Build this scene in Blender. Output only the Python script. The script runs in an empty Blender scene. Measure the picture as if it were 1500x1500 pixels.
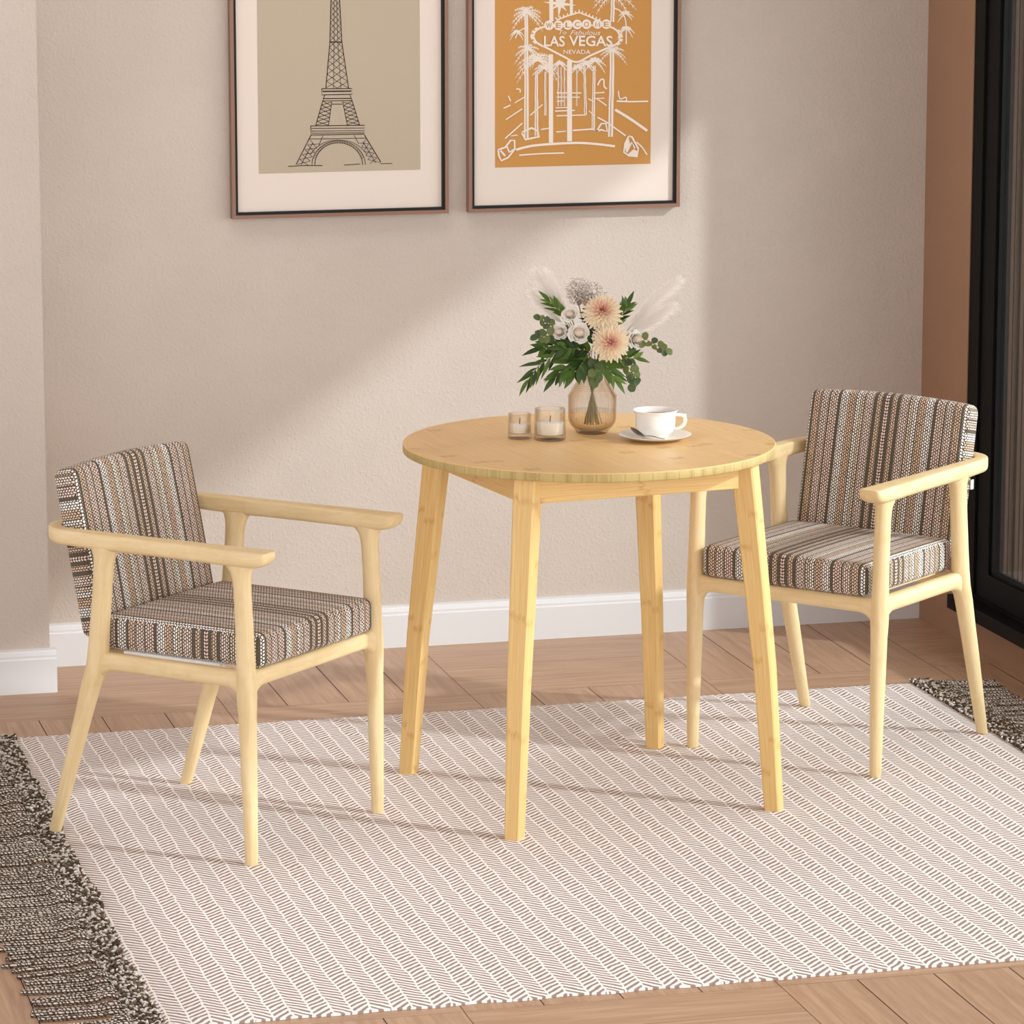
import bpy, bmesh, math, random
from mathutils import Vector, Matrix, Quaternion
random.seed(7)
C = bpy.context.scene.collection
PI = math.pi
rad = math.radians

# ------------------------------------------------------------------ helpers
def srgb(r, g, b):
    f = lambda c: (c/255/12.92) if c/255 <= .04045 else ((c/255+.055)/1.055)**2.4
    return (f(r), f(g), f(b), 1)

class MB:
    """collects geometry, links it as ONE mesh object"""
    def __init__(s): s.v=[]; s.f=[]; s.uv=[]; s.col=[]
    def vert(s, p, col=None):
        s.v.append(tuple(p)); s.col.append(col if col is not None else (1,1,1,1)); return len(s.v)-1
    def face(s, idx, uv=None):
        s.f.append(tuple(idx)); s.uv.append(uv if uv else [(0,0)]*len(idx))
    def box(s, a, b, uvaxis=None, col=None):
        x0,y0,z0=a; x1,y1,z1=b
        P=[(x0,y0,z0),(x1,y0,z0),(x1,y1,z0),(x0,y1,z0),(x0,y0,z1),(x1,y0,z1),(x1,y1,z1),(x0,y1,z1)]
        i=[s.vert(p,col) for p in P]
        for q,ax in (((0,3,2,1),(0,1)),((4,5,6,7),(0,1)),((0,1,5,4),(0,2)),((2,3,7,6),(0,2)),((1,2,6,5),(1,2)),((3,0,4,7),(1,2))):
            s.face([i[k] for k in q],[(P[k][ax[0]],P[k][ax[1]]) for k in q])
    def loft(s, rings, close=True, caps=True, uvs=None, col=None):
        """rings: list of lists of points"""
        n=len(rings[0]); base=[]
        for r in rings: base.append([s.vert(p,col) for p in r])
        L=0; lens=[0]
        for k in range(1,len(rings)):
            c0=sum((Vector(p) for p in rings[k-1]),Vector())/n; c1=sum((Vector(p) for p in rings[k]),Vector())/n
            L+=(c1-c0).length; lens.append(L)
        per=[0]
        r0=rings[len(rings)//2]
        for j in range(n): per.append(per[-1]+(Vector(r0[(j+1)%n])-Vector(r0[j])).length)
        m=n if close else n-1
        for k in range(len(rings)-1):
            for j in range(m):
                j2=(j+1)%n
                s.face((base[k][j],base[k][j2],base[k+1][j2],base[k+1][j]),
                       [(per[j],lens[k]),(per[j+1],lens[k]),(per[j+1],lens[k+1]),(per[j],lens[k+1])])
        if caps and close:
            s.face(list(reversed(base[0])),[(0,0)]*n); s.face(base[-1],[(0,lens[-1])]*n)
    def lathe(s, prof, n=48, center=(0,0,0), fn=None):
        cx,cy,cz=center
        rings=[]
        for r,z in prof:
            rings.append([(cx+(r*(fn(2*PI*j/n,z) if fn else 1))*math.cos(2*PI*j/n), cy+(r*(fn(2*PI*j/n,z) if fn else 1))*math.sin(2*PI*j/n), cz+z) for j in range(n)])
        s.loft(rings)
    def tube(s, pts, r, n=8, caps=True, uvs=None):
        pts=[Vector(p) for p in pts]
        rr=r if isinstance(r,(list,tuple)) else [r]*len(pts)
        rings=[]; up=None
        for i,p in enumerate(pts):
            t=(pts[min(i+1,len(pts)-1)]-pts[max(i-1,0)]).normalized()
            if up is None:
                up=Vector((0,0,1)) if abs(t.z)<.9 else Vector((1,0,0))
            a=t.cross(up).normalized(); b=a.cross(t).normalized(); up=b
            rings.append([p+a*(rr[i]*math.cos(2*PI*j/n))+b*(rr[i]*math.sin(2*PI*j/n)) for j in range(n)])
        s.loft(rings,caps=caps)
    def ball(s, c, r, n=8, m=5, sc=(1,1,1), col=None, rot=None):
        c=Vector(c); rings=[]
        R=rot if rot else Matrix.Identity(3)
        top=None
        for k in range(m+1):
            a=PI*k/m; 
            rings.append([c+R@Vector((r*sc[0]*math.sin(a)*math.cos(2*PI*j/n),r*sc[1]*math.sin(a)*math.sin(2*PI*j/n),-r*sc[2]*math.cos(a))) for j in range(n)])
        s.loft(rings,caps=False,col=col)
    def build(s, name, mat, parent=None, smooth=True, loc=(0,0,0), rotz=0, angle=None):
        me=bpy.data.meshes.new(name)
        me.from_pydata([Vector(v) for v in s.v],[],s.f)
        uvl=me.uv_layers.new(name='UVMap')
        k=0
        for fuv in s.uv:
            for q in fuv:
                uvl.data[k].uv=q; k+=1
        at=me.color_attributes.new('Col','FLOAT_COLOR','POINT')
        for i,cv in enumerate(s.col): at.data[i].color=cv
        bm=bmesh.new(); bm.from_mesh(me)
        bmesh.ops.recalc_face_normals(bm,faces=bm.faces)
        bm.to_mesh(me); bm.free()
        if smooth:
            for p in me.polygons: p.use_smooth=True
            if angle: me.set_sharp_from_angle(angle=rad(angle))
        me.materials.append(mat)
        o=bpy.data.objects.new(name,me); C.objects.link(o)
        if parent: o.parent=parent
        o.location=loc; o.rotation_euler=(0,0,rotz)
        return o

def tag(o,label=None,cat=None,group=None,kind=None):
    if label: o['label']=label
    if cat: o['category']=cat
    if group: o['group']=group
    if kind: o['kind']=kind
    return o
def thing(name,label,cat,loc=(0,0,0),rotz=0,group=None):
    o=bpy.data.objects.new(name,None); C.objects.link(o)
    o.empty_display_size=.05
    o.location=loc; o.rotation_euler=(0,0,rotz)
    return tag(o,label,cat,group)
def struct(o,label,cat='room'):
    return tag(o,label,cat,None,'structure')

# ------------------------------------------------------------------ materials
class Mat:
    def __init__(s,name):
        s.m=bpy.data.materials.new(name); s.m.use_nodes=True
        s.nt=s.m.node_tree; s.nt.nodes.clear()
        s.out=s.nt.nodes.new('ShaderNodeOutputMaterial')
    def n(s,t,**kw):
        nd=s.nt.nodes.new(t)
        for k,v in kw.items(): setattr(nd,k,v)
        return nd
    def l(s,a,b): s.nt.links.new(a,b)
    def val(s,sock,v):
        if hasattr(v,'is_linked') or isinstance(v,bpy.types.NodeSocket): s.l(v,sock)
        else: sock.default_value=v
    def math(s,op,a,b=None,c=None,clamp=False):
        nd=s.n('ShaderNodeMath',operation=op,use_clamp=clamp)
        s.val(nd.inputs[0],a)
        if b is not None: s.val(nd.inputs[1],b)
        if c is not None: s.val(nd.inputs[2],c)
        return nd.outputs[0]
    def mix(s,f,a,b,mode='MIX'):
        nd=s.n('ShaderNodeMix',data_type='RGBA',blend_type=mode)
        s.val(nd.inputs[0],f); s.val(nd.inputs[6],a); s.val(nd.inputs[7],b)
        return nd.outputs[2]
    def sep(s,v):
        nd=s.n('ShaderNodeSeparateXYZ'); s.l(v,nd.inputs[0]); return nd.outputs
    def comb(s,x,y,z=0.):
        nd=s.n('ShaderNodeCombineXYZ'); s.val(nd.inputs[0],x); s.val(nd.inputs[1],y); s.val(nd.inputs[2],z); return nd.outputs[0]
    def noise(s,vec,scale,detail=3,rough=.5,dist=0.):
        nd=s.n('ShaderNodeTexNoise'); 
        if vec is not None: s.l(vec,nd.inputs['Vector'])
        nd.inputs['Scale'].default_value=scale; nd.inputs['Detail'].default_value=detail
        nd.inputs['Roughness'].default_value=rough; nd.inputs['Distortion'].default_value=dist
        return nd.outputs['Fac']
    def ramp(s,f,stops,interp='LINEAR'):
        nd=s.n('ShaderNodeValToRGB'); cr=nd.color_ramp; cr.interpolation=interp
        while len(cr.elements)<len(stops): cr.elements.new(1)
        for e,(p,c) in zip(cr.elements,stops): e.position=p; e.color=c
        s.l(f,nd.inputs[0]); return nd.outputs[0]
    def smooth(s,x,a,b):
        nd=s.n('ShaderNodeMapRange',interpolation_type='SMOOTHSTEP')
        s.val(nd.inputs[0],x); nd.inputs[1].default_value=a; nd.inputs[2].default_value=b
        return nd.outputs[0]
    def bump(s,h,strength=.3,dist=.002):
        nd=s.n('ShaderNodeBump'); nd.inputs['Strength'].default_value=strength; nd.inputs['Distance'].default_value=dist
        s.l(h,nd.inputs['Height']); return nd.outputs[0]
    def bsdf(s,color,rough=.5,spec=.5,normal=None,metal=0.,sheen=0.,sss=0.):
        b=s.n('ShaderNodeBsdfPrincipled')
        s.val(b.inputs['Base Color'],color); s.val(b.inputs['Roughness'],rough)
        b.inputs['Specular IOR Level'].default_value=spec; b.inputs['Metallic'].default_value=metal
        b.inputs['Sheen Weight'].default_value=sheen
        if normal is not None: s.l(normal,b.inputs['Normal'])
        s.l(b.outputs[0],s.out.inputs[0]); return s.m
    def uv(s): return s.n('ShaderNodeUVMap').outputs[0]
    def obj(s): return s.n('ShaderNodeTexCoord').outputs['Object']
    def geo(s): return s.n('ShaderNodeNewGeometry').outputs['Position']

def simple(name,col,rough=.5,spec=.5,metal=0.):
    m=Mat(name); return m.bsdf(col,rough,spec,metal=metal)

def mat_wall(name,base):
    m=Mat(name); g=m.geo()
    big=m.noise(g,1.6,4,.6); 
    mid=m.noise(g,9,4,.6)
    c=m.mix(m.smooth(big,.35,.7),base,tuple(x*.93 for x in base[:3])+(1,))
    c=m.mix(m.math('MULTIPLY',m.smooth(mid,.5,.75),.25),c,tuple(x*.9 for x in base[:3])+(1,))
    p=m.noise(g,120,3,.6,.2); q=m.noise(g,260,2,.5)
    h=m.math('ADD',m.smooth(p,.46,.70),m.math('MULTIPLY',q,.35))
    return m.bsdf(c,.85,.2,m.bump(h,.40,.0017))
def mat_paint(name,col,rough=.45):
    m=Mat(name); h=m.noise(m.geo(),220,2)
    return m.bsdf(col,rough,.4,m.bump(h,.05,.0005))

def mat_chairwood():
    m=Mat('pale_ash_wood'); u=m.sep(m.uv())
    v=m.comb(m.math('MULTIPLY',u[0],60.),m.math('MULTIPLY',u[1],7.))
    g=m.noise(v,1.2,4,.6,.6)
    o=m.noise(m.obj(),22,3,.6)
    c=m.mix(m.smooth(g,.3,.75),srgb(237,211,164),srgb(226,196,145))
    c=m.mix(m.math('MULTIPLY',m.smooth(o,.45,.75),.35),c,srgb(216,184,126))
    return m.bsdf(c,.48,.35,m.bump(g,.08,.0008))

def bamboo_base(m,u,v,w,nodelen,sh):
    """strips of width w across u, grain and dark joints along v"""
    k=m.math('FLOOR',m.math('DIVIDE',u,w))
    wn=m.n('ShaderNodeTexWhiteNoise',noise_dimensions='1D'); m.l(m.math('ADD',k,sh),wn.inputs['W'])
    r=wn.outputs['Value']
    ph=m.math('FRACT',m.math('ADD',m.math('DIVIDE',v,nodelen),m.math('MULTIPLY',r,7.3)))
    jit=m.noise(m.comb(m.math('MULTIPLY',u,120.),m.math('MULTIPLY',v,30.)),1.,3,.6)
    d=m.math('ABSOLUTE',m.math('SUBTRACT',ph,m.math('ADD',.45,m.math('MULTIPLY',jit,.1))))
    return k,r,d,jit

def mat_bamboo_leg():
    m=Mat('bamboo_leg_wood'); s=m.sep(m.uv())
    info=m.n('ShaderNodeObjectInfo').outputs['Random']
    sh=m.math('MULTIPLY',info,50.)
    k,r,d,jit=bamboo_base(m,s[0],s[1],.0235,.235,0.)
    m2v=m.math('ADD',s[1],sh)
    gr=m.noise(m.comb(m.math('MULTIPLY',s[0],420.),m.math('MULTIPLY',m2v,6.)),1.,4,.6)
    c=m.mix(m.smooth(gr,.3,.72),srgb(236,200,136),srgb(222,179,110))
    c=m.mix(m.math('MULTIPLY',r,.18),c,srgb(214,165,92))
    node=m.math('SUBTRACT',1.,m.smooth(d,.0,.05))
    fine=m.noise(m.comb(m.math('MULTIPLY',s[0],380.),m.math('MULTIPLY',m2v,60.)),1.,3,.7)
    c=m.mix(m.math('MULTIPLY',m.math('MULTIPLY',node,m.smooth(fine,.3,.75)),.75),c,srgb(186,124,50))
    return m.bsdf(c,.42,.4,m.bump(gr,.05,.0006))
def mat_bamboo_top():
    m=Mat('bamboo_top_wood'); s=m.sep(m.uv())   # u across strips, v along
    k,r,d,jit=bamboo_base(m,s[0],s[1],.032,.52,3.)
    gr=m.noise(m.comb(m.math('MULTIPLY',s[0],200.),m.math('MULTIPLY',s[1],6.)),1.,4,.6)
    pt=m.noise(m.comb(s[0],s[1]),7.,3,.6)
    c=m.mix(m.smooth(gr,.3,.75),srgb(234,196,140),srgb(225,182,121))
    c=m.mix(m.math('MULTIPLY',r,.2),c,srgb(214,168,104))
    c=m.mix(m.math('MULTIPLY',m.smooth(pt,.45,.75),.35),c,srgb(205,155,88))
    node=m.math('SUBTRACT',1.,m.smooth(d,.005,.03))
    c=m.mix(m.math('MULTIPLY',m.math('MULTIPLY',node,m.smooth(r,.25,.6)),.5),c,srgb(178,126,66))
    return m.bsdf(c,m.math('ADD',.3,m.math('MULTIPLY',gr,.12)),.5,m.bump(gr,.03,.0005))
def mat_bamboo_edge():
    m=Mat('bamboo_end_grain'); s=m.sep(m.uv())   # u along the rim
    b=m.math('FRACT',m.math('DIVIDE',s[0],.0285))
    line=m.math('SUBTRACT',1.,m.smooth(m.math('ABSOLUTE',m.math('SUBTRACT',b,.5)),.0,.09))
    w=m.n('ShaderNodeTexWhiteNoise',noise_dimensions='1D'); m.l(m.math('FLOOR',m.math('DIVIDE',s[0],.0142)),w.inputs['W'])
    c=m.mix(w.outputs['Value'],srgb(204,178,116),srgb(184,156,96))
    sp=m.noise(m.comb(m.math('MULTIPLY',s[0],900.),m.math('MULTIPLY',s[1],400.)),1.,2,.6)
    c=m.mix(m.math('MULTIPLY',m.smooth(sp,.45,.7),.5),c,srgb(150,124,72))
    c=m.mix(m.math('MULTIPLY',line,.4),c,srgb(136,112,64))
    rim=m.smooth(s[1],.0165,.0185)
    c=m.mix(rim,c,srgb(232,190,126))
    return m.bsdf(c,.5,.4)

def mat_fabric():
    m=Mat('striped_woven_fabric'); s=m.sep(m.uv())
    a=m.math('ABSOLUTE',s[0])
    D=srgb(98,86,71); L=srgb(98,85,70)
    pink=srgb(238,214,200); tan=srgb(232,204,178); white=srgb(252,246,239); cream=srgb(236,218,192); pw=srgb(240,220,206); br=srgb(226,196,168)
    seq=[(pink,.0042),(D,.0085),(tan,.0115),(D,.0095),(pw,.0205),(L,.0016),(cream,.0102),(L,.0016),(white,.0102),(L,.0022),(br,.018),(L,.0016),(white,.0175),(D,.0075),(pink,.019),(D,.0048),(pw,.019),(L,.0022),(tan,.0155),(D,.006),(white,.021),(D,.006),(pink,.02)]
    stops=[];x=0
    for c,w in seq:
        al=0. if (c is D or c is L) else 1.
        stops.append((x/.25,(c[0],c[1],c[2],al))); x+=w
    nd=m.n('ShaderNodeValToRGB'); cr=nd.color_ramp; cr.interpolation='CONSTANT'
    while len(cr.elements)<len(stops): cr.elements.new(1)
    for e,(p,c) in zip(cr.elements,stops): e.position=p; e.color=c
    m.l(m.math('DIVIDE',a,.25),nd.inputs[0])
    isl=nd.outputs['Alpha']
    cw=.0052; cl=.0069
    uu=m.math('DIVIDE',a,cw); col=m.math('FLOOR',uu); fu=m.math('SUBTRACT',m.math('FRACT',uu),.5)
    sgn=m.math('SUBTRACT',m.math('MULTIPLY',m.math('MODULO',col,2.),2.),1.)
    vv=m.math('ADD',m.math('DIVIDE',s[1],cl),m.math('MULTIPLY',col,.5))
    vv=m.math('ADD',vv,m.math('MULTIPLY',m.math('MULTIPLY',fu,sgn),.28))
    nz=m.noise(m.comb(m.math('MULTIPLY',s[0],1.),s[1]),190.,2,.5)
    vv=m.math('ADD',vv,m.math('MULTIPLY',m.math('SUBTRACT',nz,.5),.7))
    fv=m.math('SUBTRACT',m.math('FRACT',vv),.5)
    e=m.math('SQRT',m.math('ADD',m.math('POWER',m.math('MULTIPLY',fu,1.0),2.),m.math('POWER',m.math('MULTIPLY',fv,1.12),2.)))
    cell=m.math('SUBTRACT',1.,m.smooth(e,.35,.49))
    gap=srgb(70,56,46)
    lightc=m.mix(cell,gap,nd.outputs['Color'])
    # solid dark bands: faint speckle
    sp=m.noise(m.comb(m.math('MULTIPLY',s[0],1.),s[1]),420.,2,.6)
    darkc=m.mix(m.smooth(sp,.4,.7),srgb(104,92,77),srgb(74,63,52))
    c=m.mix(isl,darkc,lightc)
    h=m.math('ADD',m.math('MULTIPLY',m.math('MULTIPLY',cell,isl),1.),m.math('MULTIPLY',sp,.2))
    return m.bsdf(c,.9,.15,m.bump(h,.6,.0012),sheen=.1)

def mat_rug():
    m=Mat('herringbone_rug_weave'); g=m.sep(m.obj())
    jx=m.noise(m.obj(),17.,2,.55); 
    x=m.math('ADD',g[0],m.math('MULTIPLY',m.math('SUBTRACT',jx,.5),.014))
    w=.0350
    cx=m.math('DIVIDE',m.math('ADD',x,10.*w),w); k=m.math('FLOOR',cx); fx=m.math('SUBTRACT',cx,k)
    par=m.math('SUBTRACT',m.math('MULTIPLY',m.math('MODULO',m.math('ADD',k,100.),2.),2.),1.)
    wn=m.n('ShaderNodeTexWhiteNoise',noise_dimensions='1D'); m.l(k,wn.inputs['W'])
    jy=m.noise(m.obj(),26.,2,.5)
    ph=m.math('ADD',m.math('DIVIDE',g[1],.0174),m.math('MULTIPLY',wn.outputs['Value'],5.))
    ph=m.math('ADD',ph,m.math('MULTIPLY',m.math('MULTIPLY',fx,par),-1.92))
    ph=m.math('ADD',ph,m.math('MULTIPLY',m.math('SUBTRACT',jy,.5),.55))
    fy=m.math('ABSOLUTE',m.math('SUBTRACT',m.math('FRACT',ph),.5))
    wd=m.math('ABSOLUTE',m.math('SUBTRACT',fx,.5))
    dash=m.math('SUBTRACT',1.,m.smooth(fy,.19,.285))
    dash=m.math('MULTIPLY',dash,m.math('SUBTRACT',1.,m.smooth(wd,.425,.465)))
    fib=m.noise(m.obj(),600.,2,.6)
    base=m.mix(m.smooth(fib,.3,.7),srgb(243,236,232),srgb(235,226,221))
    dk=m.mix(m.smooth(fib,.3,.7),srgb(164,141,129),srgb(146,123,112))
    c=m.mix(dash,base,dk)
    h=m.math('ADD',m.math('MULTIPLY',fib,.5),m.math('MULTIPLY',dash,-.4))
    return m.bsdf(c,.95,.1,m.bump(h,.25,.0012))

def mat_yarn():
    m=Mat('dark_flecked_yarn'); s=m.sep(m.uv())
    cu=m.math('DIVIDE',s[0],.0056); col=m.math('FLOOR',cu); fu=m.math('SUBTRACT',m.math('FRACT',cu),.5)
    n0=m.noise(m.geo(),60.,2,.5)
    vv=m.math('ADD',m.math('ADD',m.math('DIVIDE',s[1],.0082),m.math('MULTIPLY',col,.5)),m.math('MULTIPLY',n0,2.5))
    vv=m.math('ADD',vv,m.math('MULTIPLY',fu,.35))
    fv=m.math('SUBTRACT',m.math('FRACT',vv),.5)
    e=m.math('SQRT',m.math('ADD',m.math('POWER',m.math('MULTIPLY',fu,1.25),2.),m.math('POWER',m.math('MULTIPLY',fv,1.35),2.)))
    cell=m.math('SUBTRACT',1.,m.smooth(e,.38,.56))
    n1=m.noise(m.geo(),150.,1,.5)
    f=m.math('MULTIPLY',cell,m.smooth(n1,.36,.45))
    base=m.mix(cell,srgb(82,67,56),srgb(136,119,103))
    c=m.mix(f,base,srgb(232,219,205))
    return m.bsdf(c,.95,.1,m.bump(cell,.7,.0014))
def mat_braid():
    m=Mat('dark_flecked_braid')
    at=m.n('ShaderNodeAttribute',attribute_name='Col').outputs['Color']
    n1=m.noise(m.geo(),320.,2,.6)
    c=m.mix(m.math('MULTIPLY',m.smooth(n1,.4,.6),.45),at,srgb(60,50,42))
    return m.bsdf(c,.95,.1)
def mat_vcol(name,rough=.6,spec=.3,sss=None,trans=0.):
    m=Mat(name)
    at=m.n('ShaderNodeAttribute',attribute_name='Col').outputs['Color']
    b=m.n('ShaderNodeBsdfPrincipled'); m.l(at,b.inputs['Base Color']); b.inputs['Roughness'].default_value=rough; b.inputs['Specular IOR Level'].default_value=spec
    if trans>0:
        t=m.n('ShaderNodeBsdfTranslucent'); m.l(at,t.inputs[0]); mx=m.n('ShaderNodeMixShader'); mx.inputs[0].default_value=trans
        m.l(b.outputs[0],mx.inputs[1]); m.l(t.outputs[0],mx.inputs[2]); m.l(mx.outputs[0],m.out.inputs[0])
    else: m.l(b.outputs[0],m.out.inputs[0])
    return m.m
def mat_glass(name,tint,rough=.02,edge=None,refr=0.):
    m=Mat(name)
    t=m.n('ShaderNodeBsdfTransparent')
    lw=m.n('ShaderNodeLayerWeight'); lw.inputs['Blend'].default_value=.28
    if edge: m.l(m.mix(lw.outputs['Facing'],tint,edge),t.inputs[0])
    else: t.inputs[0].default_value=tint
    g=m.n('ShaderNodeBsdfGlossy'); g.inputs['Roughness'].default_value=rough
    fc=m.n('ShaderNodeLayerWeight'); fc.inputs['Blend'].default_value=.5
    fr=m.math('ADD',.035,m.math('MULTIPLY',m.math('POWER',fc.outputs['Facing'],5.),.9))
    mx=m.n('ShaderNodeMixShader'); m.l(fr,mx.inputs[0]); m.l(t.outputs[0],mx.inputs[1]); m.l(g.outputs[0],mx.inputs[2])
    if refr>0:
        gl=m.n('ShaderNodeBsdfGlass'); gl.inputs['Color'].default_value=tint; gl.inputs['IOR'].default_value=1.42; gl.inputs['Roughness'].default_value=0.
        m2=m.n('ShaderNodeMixShader'); m2.inputs[0].default_value=refr; m.l(mx.outputs[0],m2.inputs[1]); m.l(gl.outputs[0],m2.inputs[2]); mx=m2
    m.l(mx.outputs[0],m.out.inputs[0]); return m.m
def mat_floor():
    m=Mat('oak_parquet'); s=m.sep(m.uv())       # u along plank, v across, both offset per plank
    at=m.n('ShaderNodeAttribute',attribute_name='Col'); r=m.sep(at.outputs['Color'])
    v=m.comb(m.math('MULTIPLY',s[0],2.2),m.math('MULTIPLY',s[1],26.))
    g=m.noise(v,1.6,5,.62,.9)
    wv=m.n('ShaderNodeTexWave',wave_type='BANDS',bands_direction='Y',wave_profile='SAW')
    m.l(m.comb(m.math('MULTIPLY',s[0],1.1),m.math('MULTIPLY',s[1],9.)),wv.inputs['Vector'])
    wv.inputs['Scale'].default_value=1.3; wv.inputs['Distortion'].default_value=9.; wv.inputs['Detail'].default_value=2; wv.inputs['Detail Scale'].default_value=.7
    fine=m.noise(m.comb(m.math('MULTIPLY',s[0],14.),m.math('MULTIPLY',s[1],320.)),1.,3,.6)
    c=m.mix(m.smooth(g,.25,.75),srgb(194,159,130),srgb(165,129,101))
    c=m.mix(m.math('MULTIPLY',m.smooth(wv.outputs['Fac'],.55,1.),.30),c,srgb(158,120,95))
    c=m.mix(m.math('MULTIPLY',m.smooth(fine,.5,.72),.28),c,srgb(150,112,88))
    c=m.mix(m.math('MULTIPLY',r[0],.35),c,srgb(178,142,118))
    return m.bsdf(c,.42,.35,m.bump(fine,.10,.0008))

M={}
M['wall']=mat_wall('plaster_wall',srgb(204,190,178))
M['wallr']=mat_wall('shade_toned_plaster_wall',srgb(162,126,100))  # same plaster as the back wall, its shade put into a darker base
M['white']=mat_paint('white_trim_paint',srgb(220,217,216))
M['ceil']=mat_paint('ceiling_paint',srgb(205,192,180),.8)
M['floor']=mat_floor()
M['gap']=simple('plank_gap',srgb(84,60,44),.9,.1)
M['wood']=mat_chairwood()
M['bleg']=mat_bamboo_leg(); M['btop']=mat_bamboo_top(); M['bedge']=mat_bamboo_edge()
M['fabric']=mat_fabric(); M['rug']=mat_rug(); M['yarn']=mat_yarn(); M['braid']=mat_braid()
M['black']=simple('black_powder_coat',srgb(14,12,11),.55,.12)
M['pane']=mat_glass('door_glass',(.86,.87,.85,1),.0)
M['frame']=mat_paint('walnut_frame',srgb(140,103,83),.4)
M['lip']=simple('black_frame_lip',srgb(16,14,14),.5,.3)
M['matb']=simple('cream_mat_board',srgb(228,213,201),.9,.1)
M['taupe']=simple('taupe_print_paper',srgb(186,170,150),.9,.1)
M['ochre']=simple('ochre_print_paper',srgb(200,146,84),.9,.1)
M['ink']=simple('dark_brown_ink',srgb(46,33,27),.9,.1)
M['cream']=simple('cream_ink',srgb(238,224,210),.9,.1)
M['liner']=simple('white_seat_board',srgb(244,240,236),.6,.3)
M['china']=simple('white_porcelain',srgb(243,237,229),.22,.5)
M['coffee']=simple('black_coffee',srgb(140,84,44),.2,.5)
M['spoon']=simple('dark_metal',srgb(96,84,74),.25,.5,1.)
M['wax']=simple('cream_wax',srgb(243,236,225),.6,.3)
M['wick']=simple('charred_wick',srgb(30,26,24),.9,.1)
M['cglass']=mat_glass('clear_candle_glass',(.998,.99,.98,1),.02,(.88,.78,.63,1),.2)
M['vglass']=mat_glass('amber_vase_glass',(.998,.988,.970,1),.02,(.84,.68,.50,1),.12)
M['water']=mat_glass('vase_water',(.985,.955,.89,1),.0)
M['stem']=simple('flower_stem_green',srgb(128,112,58),.6,.3)
M['leaf']=mat_vcol('green_leaves',.45,.4,trans=.25)
M['petal']=mat_vcol('flower_petals',.65,.2,trans=.25)
M['plume']=mat_vcol('dry_plume',.9,.1,trans=.22)
M['straw']=simple('dry_straw',srgb(206,186,166),.8,.1)
M['slat']=simple('brown_timber_slats',srgb(118,96,80),.7,.2)
M['lining']=simple('dark_brown_jamb_lining',srgb(70,53,42),.7,.15)
M['terr']=simple('grey_terrace_stone',srgb(120,108,98),.8,.2)

# ------------------------------------------------------------------ room
XR=1.304; YW=1.509
def wallbox(name,boxes,mat,label,cat):
    b=MB()
    for q in boxes: b.box(*q)
    return struct(b.build(name,mat,smooth=False),label,cat)
wallbox('wall_back',[((-3.2,YW,-.02),(1.56,YW+.15,2.7))],M['wall'],'beige textured plaster back wall behind the table','wall')
wallbox('wall_left',[((-3.2,1.242,-.02),(-.950,YW,2.7))],M['wall'],'protruding beige plaster wall section at the left edge','wall')
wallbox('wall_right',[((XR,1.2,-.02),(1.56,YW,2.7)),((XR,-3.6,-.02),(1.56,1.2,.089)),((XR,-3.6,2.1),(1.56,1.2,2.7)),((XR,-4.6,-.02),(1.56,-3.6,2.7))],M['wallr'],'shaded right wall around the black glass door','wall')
wallbox('ceiling',[((-3.2,-4.6,2.7),(1.56,YW+.15,2.8))],M['ceil'],'plain pale ceiling above the room','ceiling')
def baseboard(name,p0,p1,nrm,label):
    # profile: depth outwards, height
    prof=[(0,0),(.015,0),(.015,.080),(.0125,.084),(.0125,.089),(.009,.097),(.0065,.0995),(.0065,.104),(0,.104)]
    b=MB(); n=Vector(nrm); rings=[]
    for p in (Vector(p0),Vector(p1)): rings.append([p+n*d+Vector((0,0,h)) for d,h in prof])
    b.loft(rings); return struct(b.build(name,M['white'],smooth=False),label,'baseboard')
baseboard('baseboard_back',(-.945,YW,0),(XR,YW,0),(0,-1,0),'white moulded baseboard along the back wall')
baseboard('baseboard_left',(-3.2,1.242,0),(-.936,1.242,0),(0,-1,0),'white moulded baseboard under the protruding left wall')
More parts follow.
